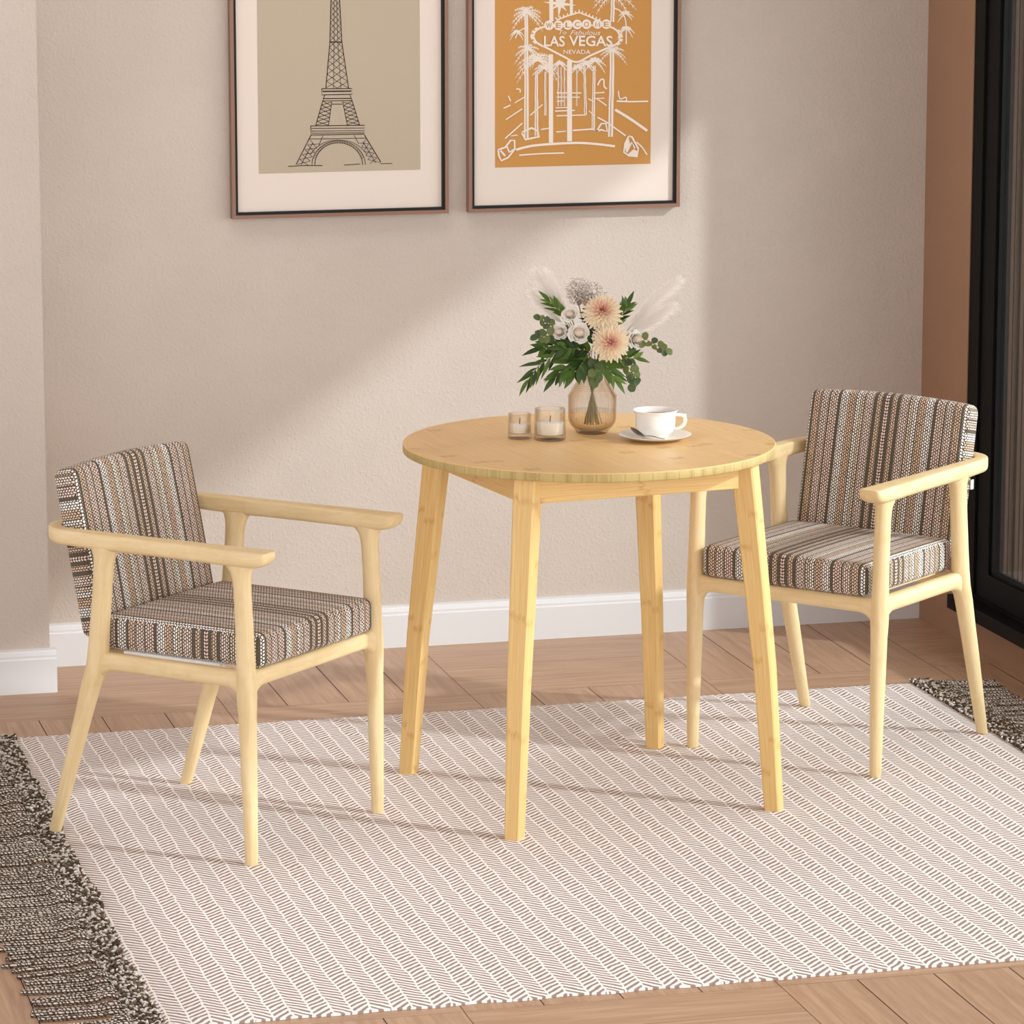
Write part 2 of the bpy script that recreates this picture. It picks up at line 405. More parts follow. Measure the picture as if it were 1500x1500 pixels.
# parquet: basket weave, four boards to a block
def make_floor():
    f=MB(); g=MB(); sx=.575; sy=.5835; rot=.0125
    x00=-.025; y00=.956; gap=.0011
    rnd=random.Random(3)
    for i in range(-6,4):
        for j in range(-2,10):
            bx=x00+sx*i; by=y00-sy*(j+1)
            vert=(i+j)%2==0
            for k in range(4):
                if vert: x0,x1,y0,y1=bx+sx*k/4,bx+sx*(k+1)/4,by,by+sy
                else: x0,x1,y0,y1=bx,bx+sx,by+sy*k/4,by+sy*(k+1)/4
                if vert: q=[(x0+gap,y0+gap*.3),(x1-gap,y0+gap*.3),(x1-gap,y1-gap*.3),(x0+gap,y1-gap*.3)]
                else: q=[(x0+gap*.3,y0+gap*.5),(x1-gap*.3,y0+gap*.5),(x1-gap*.3,y1-gap*.5),(x0+gap*.3,y1-gap*.5)]
                col=(rnd.random(),rnd.random(),rnd.random(),1); o=(rnd.random()*30,rnd.random()*30)
                if max(a[0] for a in q)+.02<-3.2 or min(a[0] for a in q)>XR+.1 : continue
                def tr(a): return (min(max(a[0]+rot*a[1],-3.2),XR+.06),min(max(a[1],-4.6),YW+.02))
                P=[tr(a) for a in q]
                if abs(P[0][0]-P[1][0])<1e-4 or abs(P[0][1]-P[3][1])<1e-4: continue
                idx=[f.vert((p[0],p[1],0),col) for p in P]
                uv=[((a[1],a[0]) if vert else (a[0],a[1])) for a in q]
                f.face(idx,[(a[0]+o[0],a[1]+o[1]) for a in uv])
    o=f.build('floor',M['floor'],smooth=False)
    struct(o,'light oak parquet floor in basket weave blocks','floor')
    g.box((-3.2,-4.6,-.02),(XR+.06,YW+.02,-.0012))
    s=g.build('plank_gaps',M['gap'],o,smooth=False)
    return o
make_floor()

# black glazed door in the right wall
door=thing('door_1','black framed glass door in the right wall','door',(XR,1.2,.089)); door['kind']='structure'
def dpart(name,boxes,mat,parent=door,smooth=False):
    b=MB()
    for a,c in boxes: b.box((a[0]-XR,a[1]-1.2,a[2]-.089),(c[0]-XR,c[1]-1.2,c[2]-.089))
    return b.build(name,mat,parent,smooth=smooth)
Y1=-3.6
dpart('outer_frame',[((1.306,1.135,.089),(1.374,1.199,2.099)),((1.306,Y1+.001,.089),(1.374,Y1+.065,2.099)),((1.306,Y1+.065,2.04),(1.374,1.135,2.099)),((1.306,Y1+.065,.089),(1.374,1.135,.132))],M['black'])
dpart('sash',[((1.312,1.056,.132),(1.350,1.130,2.035)),((1.312,Y1+.07,.132),(1.350,Y1+.17,2.035)),((1.312,Y1+.17,1.94),(1.350,1.056,2.035)),((1.312,Y1+.17,.132),(1.350,1.056,.196)),
                ((1.318,1.046,.196),(1.342,1.056,1.94)),((1.318,Y1+.17,.196),(1.342,1.056,.204))],M['black'])
dpart('jamb_lining',[((1.375,1.165,.089),(1.559,1.199,2.099))]+[((1.378+.0135*k,1.150+.004*(k%3),.089),(1.387+.0135*k,1.166,2.099)) for k in range(13)],M['lining'])
dpart('pane',[((1.327,Y1+.17,.204),(1.333,1.046,1.94))],M['pane'])
dpart('sill_track',[((1.264,Y1+.02,.0895),(1.3035,1.2,.123))],M['black'])
dpart('handle',[((1.296,-3.48,.95),(1.306,-3.455,1.15))],M['black'])
b=MB(); b.box((1.562,-4.2,2.16),(2.0,1.3,2.28))  # unseen eave, added so its edge cuts the sun patch diagonally
struct(b.build('sun_cut_eave',M['white'],smooth=False),'added white eave outside that cuts the sun above the glass door','trim')
b=MB()
y=1.95
for k in range(26):
    x=1.62+k*.115
    b.box((x,y,.0),(x+.085,y+.03,2.6),col=(1,1,1,1))
b.box((1.58,y+.03,.0),(4.7,y+.06,2.6))
tag(b.build('slatted_screen',M['slat'],smooth=False),'dark brown vertical slat screen outside behind the glass door','screen')
b=MB(); b.box((1.562,-4.6,-.04),(5.,3.,-.002)); struct(b.build('terrace',M['terr'],smooth=False),'grey stone terrace outside the glass door','terrace')

# ------------------------------------------------------------------ rug
RX0,RX1,RY0,RY1,RT=-1.118,1.021,-1.344,.788,.007
rug=thing('area_rug','cream and taupe herringbone rug with dark fringe under the table','rug',(0,0,0))
b=MB()
N=70
def rx0(y): return -1.103-.0195*max(0,(.788-y))*.95+.004*math.sin(y*9)+.003*math.sin(y*23+1)
top=[];bot=[]
for i in range(N+1):
    y=RY0+(RY1-RY0)*i/N
    row=[];rowb=[]
    for j in range(2*N//3+1):
        t=j/(2*N//3); x=rx0(y)*(1-t)+RX1*t
        yy=y
        if i==0: yy+=.0025*math.sin(x*41)+.002*math.sin(x*97)
        if i==N: yy+=.002*math.sin(x*37)+.0015*math.sin(x*83)
        edge=min(i,N-i,j,2*N//3-j)
        row.append(b.vert((x,yy,RT-(.0025 if edge==0 else 0)))); rowb.append(b.vert((x,yy,.0004)))
    top.append(row);bot.append(rowb)
for i in range(N):
    for j in range(2*N//3):
        b.face((top[i][j],top[i][j+1],top[i+1][j+1],top[i+1][j])); b.face((bot[i][j],bot[i+1][j],bot[i+1][j+1],bot[i][j+1]))
n2=2*N//3
for j in range(n2):
    b.face((bot[0][j],bot[0][j+1],top[0][j+1],top[0][j])); b.face((bot[N][j+1],bot[N][j],top[N][j],top[N][j+1]))
for i in range(N):
    b.face((bot[i+1][0],bot[i][0],top[i][0],top[i+1][0])); b.face((bot[i][n2],bot[i+1][n2],top[i+1][n2],top[i][n2]))
b.build('woven_field',M['rug'],rug,angle=40)
DK=srgb(84,70,58); MD=srgb(128,110,94); LT=srgb(234,221,207)
def braid(x_of,side):
    b=MB(); rnd=random.Random(11+side)
    y=RY1+.01
    while y>RY0-.005:
        for k in range(8):
            x=x_of(y)+side*(-.003+.0066*k)+rnd.uniform(-.0022,.0022)
            z=.0082+rnd.uniform(-.001,.0022)
            ang=(rad(35) if k%2 else rad(-35))+rnd.uniform(-.4,.4)
            R=Matrix.Rotation(ang,3,'Z')@Matrix.Rotation(rnd.uniform(-.3,.3),3,'X')
            r=rnd.random(); col=LT if r<.40 else (MD if r<.62 else DK)
            b.ball((x,y+rnd.uniform(-.002,.002),z),.0042,6,3,(.60,1.5,.8),col,R)
        # dark backing knots
        for k in range(3):
            x=x_of(y)+side*(.003+.0135*k)
            b.ball((x,y-.003,.0052),.0070,5,3,(.8,.9,.6),DK)
        y-=.0060
    return b.build('braided_border',M['braid'],rug)
braid(rx0,-1); braid(lambda y:RX1,1)
def cord(b,x0,y0,side,rnd,length):
    n=13; drift=rnd.uniform(-.010,.014); hump=rnd.random()<.3
    pts=[]
    ph=rnd.random()*6
    for i in range(n):
        t=i/(n-1)
        x=x0+side*length*t
        yy=y0+drift*t+.004*math.sin(t*5+ph)*t+side*0
        z=.0048+ (.009 if hump else .004)*math.exp(-((t-.12)/.09)**2)+ (1-t)*.001
        pts.append((x,yy,z))
    rs=[.0051]*(n-1)+[.0040]
    b.tube(pts,rs,7)
rnd=random.Random(5)
nc=68
for k in range(nc):
    y=RY1-.006-(RY1-RY0-.012)*(k+.5)/nc+rnd.uniform(-.006,.006)
    b=MB(); 
    two=rnd.random()<.28
    for q in range(2 if two else 1):
        cord(b,rx0(y)-.046,y+((q-.5)*.0098 if two else 0)+rnd.uniform(-.002,.002),-1,rnd,.158+rnd.uniform(-.012,.012))
    b.build('tassel',M['yarn'],rug)
rest=MB()
for k in range(nc):
    y=RY1-.006-(RY1-RY0-.012)*(k+.5)/nc+rnd.uniform(-.006,.006)
    b=MB() if k<26 else rest
    two=rnd.random()<.05
    for q in range(2 if two else 1):
        cord(b,RX1+.046,y+((q-.5)*.0098 if two else 0)+rnd.uniform(-.002,.002),1,rnd,.142+rnd.uniform(-.014,.012))
    if k<26: b.build('tassel',M['yarn'],rug)
tag(rest.build('tassel_row',M['yarn'],rug),kind='stuff')

# ------------------------------------------------------------------ dining table
TR=rad(8); RTOP=.385; FZ=RT
table=thing('dining_table','round pale bamboo dining table on four splayed legs','table',(0,0,FZ),TR)
H=.75-FZ
def disc_top():
    b=MB(); n=128; r=RTOP
    rings=[(0.,H),(.1,H),(.2,H),(.3,H),(r-.003,H)]
    prev=None
    for rr,z in rings:
        if rr==0: ring=[b.vert((0,0,z))]
        else: ring=[b.vert((rr*math.cos(2*PI*j/n),rr*math.sin(2*PI*j/n),z)) for j in range(n)]
        if prev:
            for j in range(n):
                j2=(j+1)%n
                idx=(prev[0],ring[j],ring[j2]) if len(prev)==1 else (prev[j],ring[j],ring[j2],prev[j2])
                b.face(idx,[(b.v[k][0],b.v[k][1]) for k in idx])
        prev=ring
    low=[b.vert(((r-.004)*math.cos(2*PI*j/n),(r-.004)*math.sin(2*PI*j/n),H-.0195)) for j in range(n)]
    b.face(list(reversed(low)),[(b.v[k][0],b.v[k][1]) for k in reversed(low)])
    return b.build('tabletop',M['btop'],table,angle=40)
tt=disc_top()
b=MB(); n=160
prof=[(RTOP-.004,-.0195),(RTOP-.0008,-.0180),(RTOP,-.016),(RTOP,-.0025),(RTOP-.001,-.0006),(RTOP-.003,0)]
rg=[[b.vert((r*math.cos(2*PI*j/n),r*math.sin(2*PI*j/n),H+z)) for j in range(n)] for r,z in prof]
for k in range(len(prof)-1):
    for j in range(n):
        j2=(j+1)%n; u0=RTOP*2*PI*j/n; u1=RTOP*2*PI*(j+1)/n
        b.face((rg[k][j],rg[k][j2],rg[k+1][j2],rg[k+1][j]),[(u0,prof[k][1]+.0195),(u1,prof[k][1]+.0195),(u1,prof[k+1][1]+.0195),(u0,prof[k+1][1]+.0195)])
b.build('edge_band',M['bedge'],tt,angle=50)
def table_leg(sx,sy):
    b=MB()
    # diamond-set square section, tapering to the foot
    def ring(z,c,h):
        cx=c*sx; cy=c*sy; ch=.0022
        pts=[]
        a0=rad(45)
        for k in range(4):
            a=a0*0+k*PI/2
            # square rotated 45 deg -> corners on the axes; chamfered
            d=h*math.sqrt(2)
            t=Vector((-math.sin(a),math.cos(a),0)); p=Vector((cx,cy,z))+Vector((math.cos(a),math.sin(a),0))*(d-ch)
            pts+= [p-t*ch,p+t*ch]
        return pts
    rings=[ring(0,.290,.0155),ring(.002,.290,.0165),ring(.3,.2735,.0195),ring(.62,.2475,.0225),ring(H-.0195,.2385,.0235)]
    b.loft(rings)
    # grain runs along the length; shift the strips so each leg differs
    off=(sx*.37+sy*.21)
    b.uv=[[(u+off,v+off*3.1) for u,v in q] for q in b.uv]
    return b.build('leg',M['bleg'],table,angle=30)
for sx in (-1,1):
    for sy in (-1,1): table_leg(sx,sy)
def apron(axis,s):
    b=MB(); L=.222; t=.009; zt=H-.0196; zb=H-.073
    if axis=='x': b.box((-L,s*.243-t,zb),(L,s*.243+t,zt))
    else: b.box((s*.243-t,-L,zb),(s*.243+t,L,zt))
    # long grain: swap so v runs along the board
    b.uv=[[(v,u) if max(x[0] for x in q)-min(x[0] for x in q)>.1 else (u,v) for u,v in q] for q in b.uv]
    o=b.build('apron',M['bleg'],table,smooth=False)
    md=o.modifiers.new('bev','BEVEL'); md.width=.0015; md.segments=2
for s in (-1,1): apron('x',s); apron('y',s)

# ------------------------------------------------------------------ armchairs
def superell(w,h,n=20,e=.55,eb=None):
    out=[]
    for j in range(n):
        a=2*PI*j/n; c,s_=math.cos(a),math.sin(a)
        ee=e if s_>=0 else (eb or e)
        out.append((w/2*math.copysign(abs(c)**ee,c), h/2*math.copysign(abs(s_)**ee,s_)))
    return out
def cushion(name,hx,hy,hz,r,crown,mat,parent,uvmode,xf,N=26,bulge=0.):
    b=MB()
    def P(d):
        p=Vector((d[0]*hx,d[1]*hy,d[2]*hz))
        q=Vector((max(-hx+r,min(hx-r,p.x)),max(-hy+r,min(hy-r,p.y)),max(-hz+r,min(hz-r,p.z))))
        v=p-q
        if v.length>1e-9: p=q+v.normalized()*r
        fx=1-(p.x/hx)**2; fy=1-(p.y/hy)**2; fz=1-(p.z/hz)**2
        if crown:
            ax,am=crown
            if ax=='z': p.z+=math.copysign(am,p.z)*max(fx,0)**.6*max(fy,0)**.6*abs(p.z/hz)
            if ax=='x' and p.z>0: p.z+=.009*fy*p.z/hz
            if ax=='x': p.x+=math.copysign(am,p.x)*max(fz,0)**.6*max(fy,0)**.6*abs(p.x/hx)
        return p
    def grid(t):   # denser towards the rounded edges
        return math.copysign(abs(t)**.75,t)
    sides=[('z',1),('z',-1),('x',1),('x',-1),('y',1),('y',-1)]
    for ax,sg in sides:
        idx=[];uvs=[]
        for i in range(N+1):
            row=[];ru=[]
            for j in range(N+1):
                s1=grid(-1+2*i/N); s2=grid(-1+2*j/N)
                d={'z':(s1,s2,sg),'x':(sg,s1,s2),'y':(s1,sg,s2)}[ax]
                p=P(d); row.append(b.vert(xf@p))
                if uvmode=='seat': u={'z':(p.y,p.x),'x':(p.y,p.z),'y':(p.x-.06,p.z)}[ax]
                else: u={'x':(p.y,p.z),'z':(p.y,p.x),'y':(p.z+.01,p.x)}[ax]
                ru.append(u)
            idx.append(row);uvs.append(ru)
        for i in range(N):
            for j in range(N):
                b.face((idx[i][j],idx[i+1][j],idx[i+1][j+1],idx[i][j+1]),[uvs[i][j],uvs[i+1][j],uvs[i+1][j+1],uvs[i][j+1]])
    o=b.build(name,mat,parent)
    bm=bmesh.new(); bm.from_mesh(o.data); bmesh.ops.remove_doubles(bm,verts=bm.verts,dist=1e-5); bmesh.ops.recalc_face_normals(bm,faces=bm.faces); bm.to_mesh(o.data); bm.free()
    for p in o.data.polygons: p.use_smooth=True
    return o
def elring(c,rx,ry,n=20,t=None):
    c=Vector(c)
    return [c+Vector((rx*math.cos(2*PI*j/n),ry*math.sin(2*PI*j/n),0)) for j in range(n)]

def make_chair(label,loc,rotz,board,bmatn):
    t=thing('armchair',label,'chair',loc,rotz,'striped armchairs at the table')
    ZA=.601-FZ      # underside of the arm
    def front_leg(s):
        b=MB(); rings=[]
        for z,x,rx,ry in [(0,.2405,.0115,.0115),(.002,.2405,.0125,.0125),(.10,.239,.0145,.0145),(.22,.2365,.0168,.0168),(.30,.235,.0182,.018),(.335,.234,.0205,.0195),(.36,.2335,.0205,.0195),(.385,.233,.0195,.0188),(.42,.232,.0185,.0180),(.50,.229,.0178,.0172),(.55,.2265,.0180,.0170),(ZA-.022,.225,.0195,.0176),(ZA-.010,.2235,.0235,.0185),(ZA-.003,.222,.0295,.0195),(ZA+.006,.221,.036,.021)]:
            rings.append(elring((x,s*.230,z),rx,ry))
        b.loft(rings); return b.build('leg',M['wood'],t,angle=60)
    def rear_leg(s):
        b=MB(); rings=[]
        for z,x,r1,r2 in [(0,-.2385,.0115,.0115),(.002,-.238,.0125,.0125),(.10,-.2075,.0150,.0150),(.19,-.1800,.0172,.0168),(.27,-.1545,.0192,.0182),(.32,-.1385,.0215,.0195),(.355,-.1250,.0235,.020),(.39,-.1205,.0225,.0192),(.44,-.1155,.0212,.0185),(.52,-.1075,.0205,.018),(.56,-.1040,.0212,.018),(ZA-.016,-.1015,.0240,.0186),(ZA-.006,-.1000,.0285,.0195),(ZA+.006,-.0995,.034,.021)]:
            rings.append(elring((x,s*.229,z),r1,r2))
        b.loft(rings); return b.build('leg',M['wood'],t,angle=60)
    for s in (-1,1): front_leg(s); rear_leg(s)
    # horseshoe arm and back rail
    b=MB(); path=[]
    xe=.292
    ZC=.6175-FZ
    def add(x,y,w,h,ang,z=ZC): path.append((x,y,w,h,ang,z))
    for x,w,h in [(xe,.036,.012),(xe-.0012,.044,.017),(xe-.006,.051,.024),(xe-.015,.0545,.0300),(.26,.0535,.034),(.22,.051,.035),(.16,.046,.0345),(.08,.042,.034),(0,.039,.034),(-.08,.037,.035),(-.14,.035,.034),(-.175,.033,.033)]:
        add(x,-.2315,w,h,0)
    for k in range(1,9):
        a=PI/2*k/8; R=.068
        add(-.185-R*math.sin(a),-.2315+R*(1-math.cos(a)),.031-.004*k/8,.033,a)
    half=path[:]
    mid=[(-.253-.004*math.cos(yy/.16*PI/2),yy,.027,.033,PI/2,ZC) for yy in (-.1,-.05,0,.05,.1)]
    mirror=[(x,-y,w,h,PI-a,z) for x,y,w,h,a,z in reversed(half)]
    rings=[]
    for x,y,w,h,a,z in half+mid+mirror:
        # travel direction starts at -x, turns to +y, then +x ; lateral = left of travel
        d=Vector((-math.cos(a),math.sin(a),0)); lat=Vector((-d.y,d.x,0))
        zz=z+(.034-h)/2*.92
        rings.append([Vector((x,y,zz))+lat*p+Vector((0,0,q)) for p,q in superell(w,h,24,.30,.72)])
    b.loft(rings); b.build('arm_rail',M['wood'],t,angle=70)
    # seat frame: four rails with swelling ends
    b=MB(); zr=.3755-FZ
    def rail(p0,p1,w,h,r0=1.,r1=1.):
        p0=Vector(p0);p1=Vector(p1); d=(p1-p0).normalized(); L=(p1-p0).length; lat=Vector((-d.y,d.x,0))
        rings=[]
        for dist in (0,.012,.02,.028,.038,.05,L/2,L-.05,L-.038,L-.028,L-.02,L-.012,L):
            e=min(dist,L-dist); k=max(0,1-(e-.012)/.035); k=k**2.2
            k*=r0 if dist<L/2 else r1
            hh=h+.026*k; c=p0+d*dist+Vector((0,0,-.010*k))
            rings.append([c+lat*p+Vector((0,0,q)) for p,q in superell(w,hh,16,.7)])
        b.loft(rings)
    rail((.234,-.230,zr),(.234,.230,zr),.027,.034)
    rail((-.119,-.226,zr),(-.119,.226,zr),.027,.034,.3,.3)
    for s in (-1,1): rail((-.118,s*.2255,zr),(.234,s*.2255,zr),.033,.035,.45)
    b.build('seat_frame',M['wood'],t,angle=60)
    b=MB(); b.box((-.075,-board,.3895-FZ),(.155,board,.3945-FZ)); b.build('seat_board',M[bmatn],t,smooth=False)
    cushion('seat_cushion',.190,.2055,.0345,.0155,('z',.004),M['fabric'],t,'seat',Matrix.Translation((.062,0,.4282-FZ)))
    xf=Matrix.Translation((-.1885,0,.578-FZ))@Matrix.Rotation(rad(-11.5),4,'Y')
    bc=cushion('back_cushion',.0285,.203,.170,.017,('x',.005),M['fabric'],t,'back',xf)
    return t
c1=make_chair('striped fabric armchair left of the table, half turned away from the wall',(-.799,-.051,FZ),rad(-45.3),.2072,'liner')
c2=make_chair('striped fabric armchair right of the table beside the black glass door',(.660,.290,FZ),rad(-139.9),.192,'wood')
b=MB(); b.box((-.2160,.2030,.560-FZ),(-.2045,.2060,.581-FZ)); tag(b.build('care_tag',M['liner'],c2,smooth=False),'small white sewn tag')

# ------------------------------------------------------------------ framed prints
def ribbon(b,pts,w,z=0,taper=False):
    b.k=getattr(b,'k',0)+1; z=z-b.k*9e-7
    """flat stroke in the print plane (x right, z up) as a polyline quad strip"""
    P=[Vector((p[0],p[1])) for p in pts]; n=len(P)
    Lr=[]
    for i in range(n):
        t=(P[min(i+1,n-1)]-P[max(i-1,0)])
        if t.length<1e-9: t=Vector((1,0))
        t.normalize(); nn=Vector((-t.y,t.x))
        ww=w*(1-.75*(i/(n-1))) if taper else w
        Lr.append((b.vert((P[i].x+nn.x*ww/2,z,P[i].y+nn.y*ww/2)),b.vert((P[i].x-nn.x*ww/2,z,P[i].y-nn.y*ww/2))))
    for i in range(n-1): b.face((Lr[i][0],Lr[i][1],Lr[i+1][1],Lr[i+1][0]))
def polyfill(b,pts,z=0):
    b.k=getattr(b,'k',0)+1; z=z-b.k*9e-7
    b.face([b.vert((p[0],z,p[1])) for p in pts])
def print_frame(label,x0,x1,px0,px1,mat):
    t=thing('framed_print',label,'picture',((x0+x1)/2,YW-.001,1.067))
    W=x1-x0; Ht=.80; fr=.0085; lip=.0065
    def ring(name,a0,a1,d0,d1,mt,parent=t):
        b=MB(); w0=W/2-a0; w1=W/2-a1
        b.box((-w0,-d1,a0),(-w1,-d0,Ht-a0)); b.box((w1,-d1,a0),(w0,-d0,Ht-a0)); b.box((-w1,-d1,a0),(w1,-d0,a1)); b.box((-w1,-d1,Ht-a1),(w1,-d0,Ht-a0))
        return b.build(name,mt,parent,smooth=False)
    ring('frame',0,fr,0,.026,M['frame'])
    ring('inner_lip',fr,fr+lip,0,.021,M['lip'])
    b=MB(); b.box((-W/2+fr+lip,-.012,fr+lip),(W/2-fr-lip,-.004,Ht-fr-lip)); b.build('mat_board',M['matb'],t,smooth=False)
    cx=(x0+x1)/2
    b=MB(); b.box((px0-cx,-.0128,1.173-1.067),(px1-cx,-.0121,1.173-1.067+.575)); pr=b.build('art_print',mat,t,smooth=False)
    return t,pr,cx
p1,pr1,cx1=print_frame('framed line drawing of a lattice tower on taupe paper, left of the two pictures',-.458,.072,-.390,.005,M['taupe'])
p2,pr2,cx2=print_frame('framed ochre print of a desert city sign and palms, right of the two pictures',.122,.655,.191,.583,M['ochre'])
ZP=-.0133
# tower drawing; source units -> metres on the sheet
def E1(x,y):
    px=320+x/4.2857; py=y/4.2857
    return (-.390+(px-379)/600-cx1, .106+(255-.025*(px-380)-py)/617)
b=MB(); wln=.0011
def e1(pts,w=wln,taper=False): ribbon(b,[E1(*p) for p in pts],w*1.3,ZP,taper)
def lerp(a,c,t): return (a[0]+(c[0]-a[0])*t,a[1]+(c[1]-a[1])*t)
def yl(pl,y):
    for a,c in zip(pl,pl[1:]):
        if (a[1]-y)*(c[1]-y)<=0: return lerp(a,c,(y-a[1])/(c[1]-a[1]))
    return pl[-1]
Ls=[(736,-560),(728,-300),(712,0),(703,265),(675,555)]; Rs=[(741,-560),(750,-300),(766,0),(778,265),(818,555)]
e1(Ls,.0014); e1(Rs,.0014)
e1([(738,-760),(738,-560)],.0014)
yv=-540
while yv<550:
    st=22+ (yv+540)*.022
    y2=min(yv+st,553); a0=yl(Ls,yv);a1=yl(Ls,y2);c0=yl(Rs,yv);c1_=yl(Rs,y2)
    for k in range(2):
        e1([lerp(a0,c0,k/2),lerp(a1,c1_,(k+1)/2)],.0008); e1([lerp(a0,c0,(k+1)/2),lerp(a1,c1_,k/2)],.0008)
    yv=y2
for k in (.34,.66): e1([lerp(Ls[2],Rs[2],k),lerp(Ls[3],Rs[3],k),lerp(Ls[4],Rs[4],k)],.0007)
e1([(700,265),(780,265)],.002); e1([(712,-10),(768,-10)],.0014)
e1([(650,558),(838,556),(840,592),(650,597),(650,558)],.0014); e1([(655,575),(835,572)],.0022)
e1([(668,597),(655,635)],.0012); e1([(826,597),(840,633)],.0012)
e1([(655,635),(840,632)],.0012); e1([(660,620),(836,618)],.0016); e1([(712,655),(778,654)],.0012)
for o_,i_ in ((((655,635),(610,788)),((712,640),(690,788))),(((840,635),(885,785)),((780,640),(808,785)))):
    e1(o_,.0013); e1(i_,.0011)
    for k in range(6):
        t0,t1=k/6,(k+1)/6
        e1([lerp(*o_,t0),lerp(*i_,t1)],.0010); e1([lerp(*i_,t0),lerp(*o_,t1)],.0010)
e1([(578,792),(915,787),(915,843),(580,850),(578,792)],.0014)
for yy in (808,825,838): e1([(582,yy),(913,yy-3)],.0011)
e1([(580,850),(485,1035)],.0014); e1([(915,848),(1018,1022)],.0016)
e1([(655,852),(628,915)],.0010); e1([(850,850),(880,905)],.0010)
e1([(570,875),(930,868)],.0010)
e1([(590,900),(515,1038)],.0010); e1([(905,890),(985,1025)],.0010)
for o_,i_ in ((((575,880),(490,1035)),((628,905),(560,1040))),(((925,875),(1010,1022)),((885,900),(948,1030)))):
    for k in range(5):
        t0,t1=k/5,(k+1)/5
        e1([lerp(*o_,t0),lerp(*i_,t1)],.0008); e1([lerp(*i_,t0),lerp(*o_,t1)],.0008)
def arc(cx,cy,rx,ry,a0,a1,n=28): return [(cx+rx*math.cos(rad(a0+(a1-a0)*k/n)),cy-ry*math.sin(rad(a0+(a1-a0)*k/n))) for k in range(n+1)]
e1(arc(752,1038,150,140,0,180),.0012); e1(arc(752,1038,168,152,0,180),.0011); e1(arc(752,1040,195,160,25,155),.0009)
aa=arc(752,1038,150,140,15,165,26); ab=arc(752,1038,168,152,15,165,26)
for k in range(26): e1([aa[k],ab[k+1]],.0007)
e1([(435,1047),(530,1042),(650,1042)],.0013); e1([(785,1039),(885,1032)],.0012); e1([(1015,1031),(1090,1028)],.0011)
b.build('line_art',M['ink'],pr1,smooth=False)
# desert city print
def E2(x,y):
    px=670+x/4.4118; py=y/4.4118
    return (.191+(px-726)/582-cx2, .106+(246-.027*(px-726)-py)/600)
b=MB(); u2=1/4.4118/590
def e2(pts,w=8,taper=False): ribbon(b,[E2(*p) for p in pts],w*u2,ZP,taper)
rnd=random.Random(21)
def smoothp(pts,n=6):
    out=[]
    for i in range(len(pts)-1):
        p0=pts[max(i-1,0)];p1_=pts[i];p2_=pts[i+1];p3=pts[min(i+2,len(pts)-1)]
        for k in range(n):
            t=k/n
            out.append(tuple(.5*((2*p1_[d])+(-p0[d]+p2_[d])*t+(2*p0[d]-5*p1_[d]+4*p2_[d]-p3[d])*t*t+(-p0[d]+3*p1_[d]-3*p2_[d]+p3[d])*t**3) for d in (0,1)))
    out.append(pts[-1]); return out
# sign outline with a dotted bulb border
sign=smoothp([(492,248),(505,215),(545,190),(610,182),(700,178),(800,174),(900,174),(980,180),(1030,205),(1048,245),(1035,285),(960,320),(860,365),(768,408),(680,370),(590,325),(515,288),(492,248)],5)
e2(sign,12)
roof=[(640,142),(700,118),(785,92),(860,120),(915,145)]; e2(roof,9)
for k in range(60):
    a=2*PI*k/60; q=sign[int(k/60*len(sign))%len(sign)]
    c=(768,262); d=Vector((q[0]-c[0],q[1]-c[1])); 
    if q[1]<196 or q[1]>300: continue
    d.normalize(); e2([(q[0]+d.x*6,q[1]+d.y*6),(q[0]+d.x*20,q[1]+d.y*20)],9)
for k in range(13):
    q=lerp(roof[0],roof[2],k/6) if k<=6 else lerp(roof[2],roof[4],(k-6)/6)
    e2([(q[0],q[1]-3),(q[0]+(k-6)*.8,q[1]-18)],8)
circ=[(590,176),(651,175),(712,172),(772,168),(832,166),(903,164),(960,164)]
for x,y in circ: polyfill(b,[E2(x+31*math.cos(2*PI*k/24),y+31*math.sin(2*PI*k/24)) for k in range(24)],ZP-.0017)
# star
for k in range(8):
    a=k*PI/4+.1; L=95 if k%2==0 else 62
    tip=(662+L*math.cos(a)*1.15,38+L*math.sin(a)); s1=(662+14*math.cos(a+PI/2),38+14*math.sin(a+PI/2)); s2=(662-14*math.cos(a+PI/2),38-14*math.sin(a+PI/2))
    polyfill(b,[E2(*tip),E2(*s1),E2(*s2)],ZP)
# sign poles
for x0,x1,y0,y1 in ((592,618,-60,150),(724,744,-60,110),(590,618,360,925),(708,740,400,915)):
    polyfill(b,[E2(x0,y0),E2(x1,y0),E2(x1+2,y1),E2(x0+2,y1)],ZP)
e2([(604,-60),(734,-60)],14)
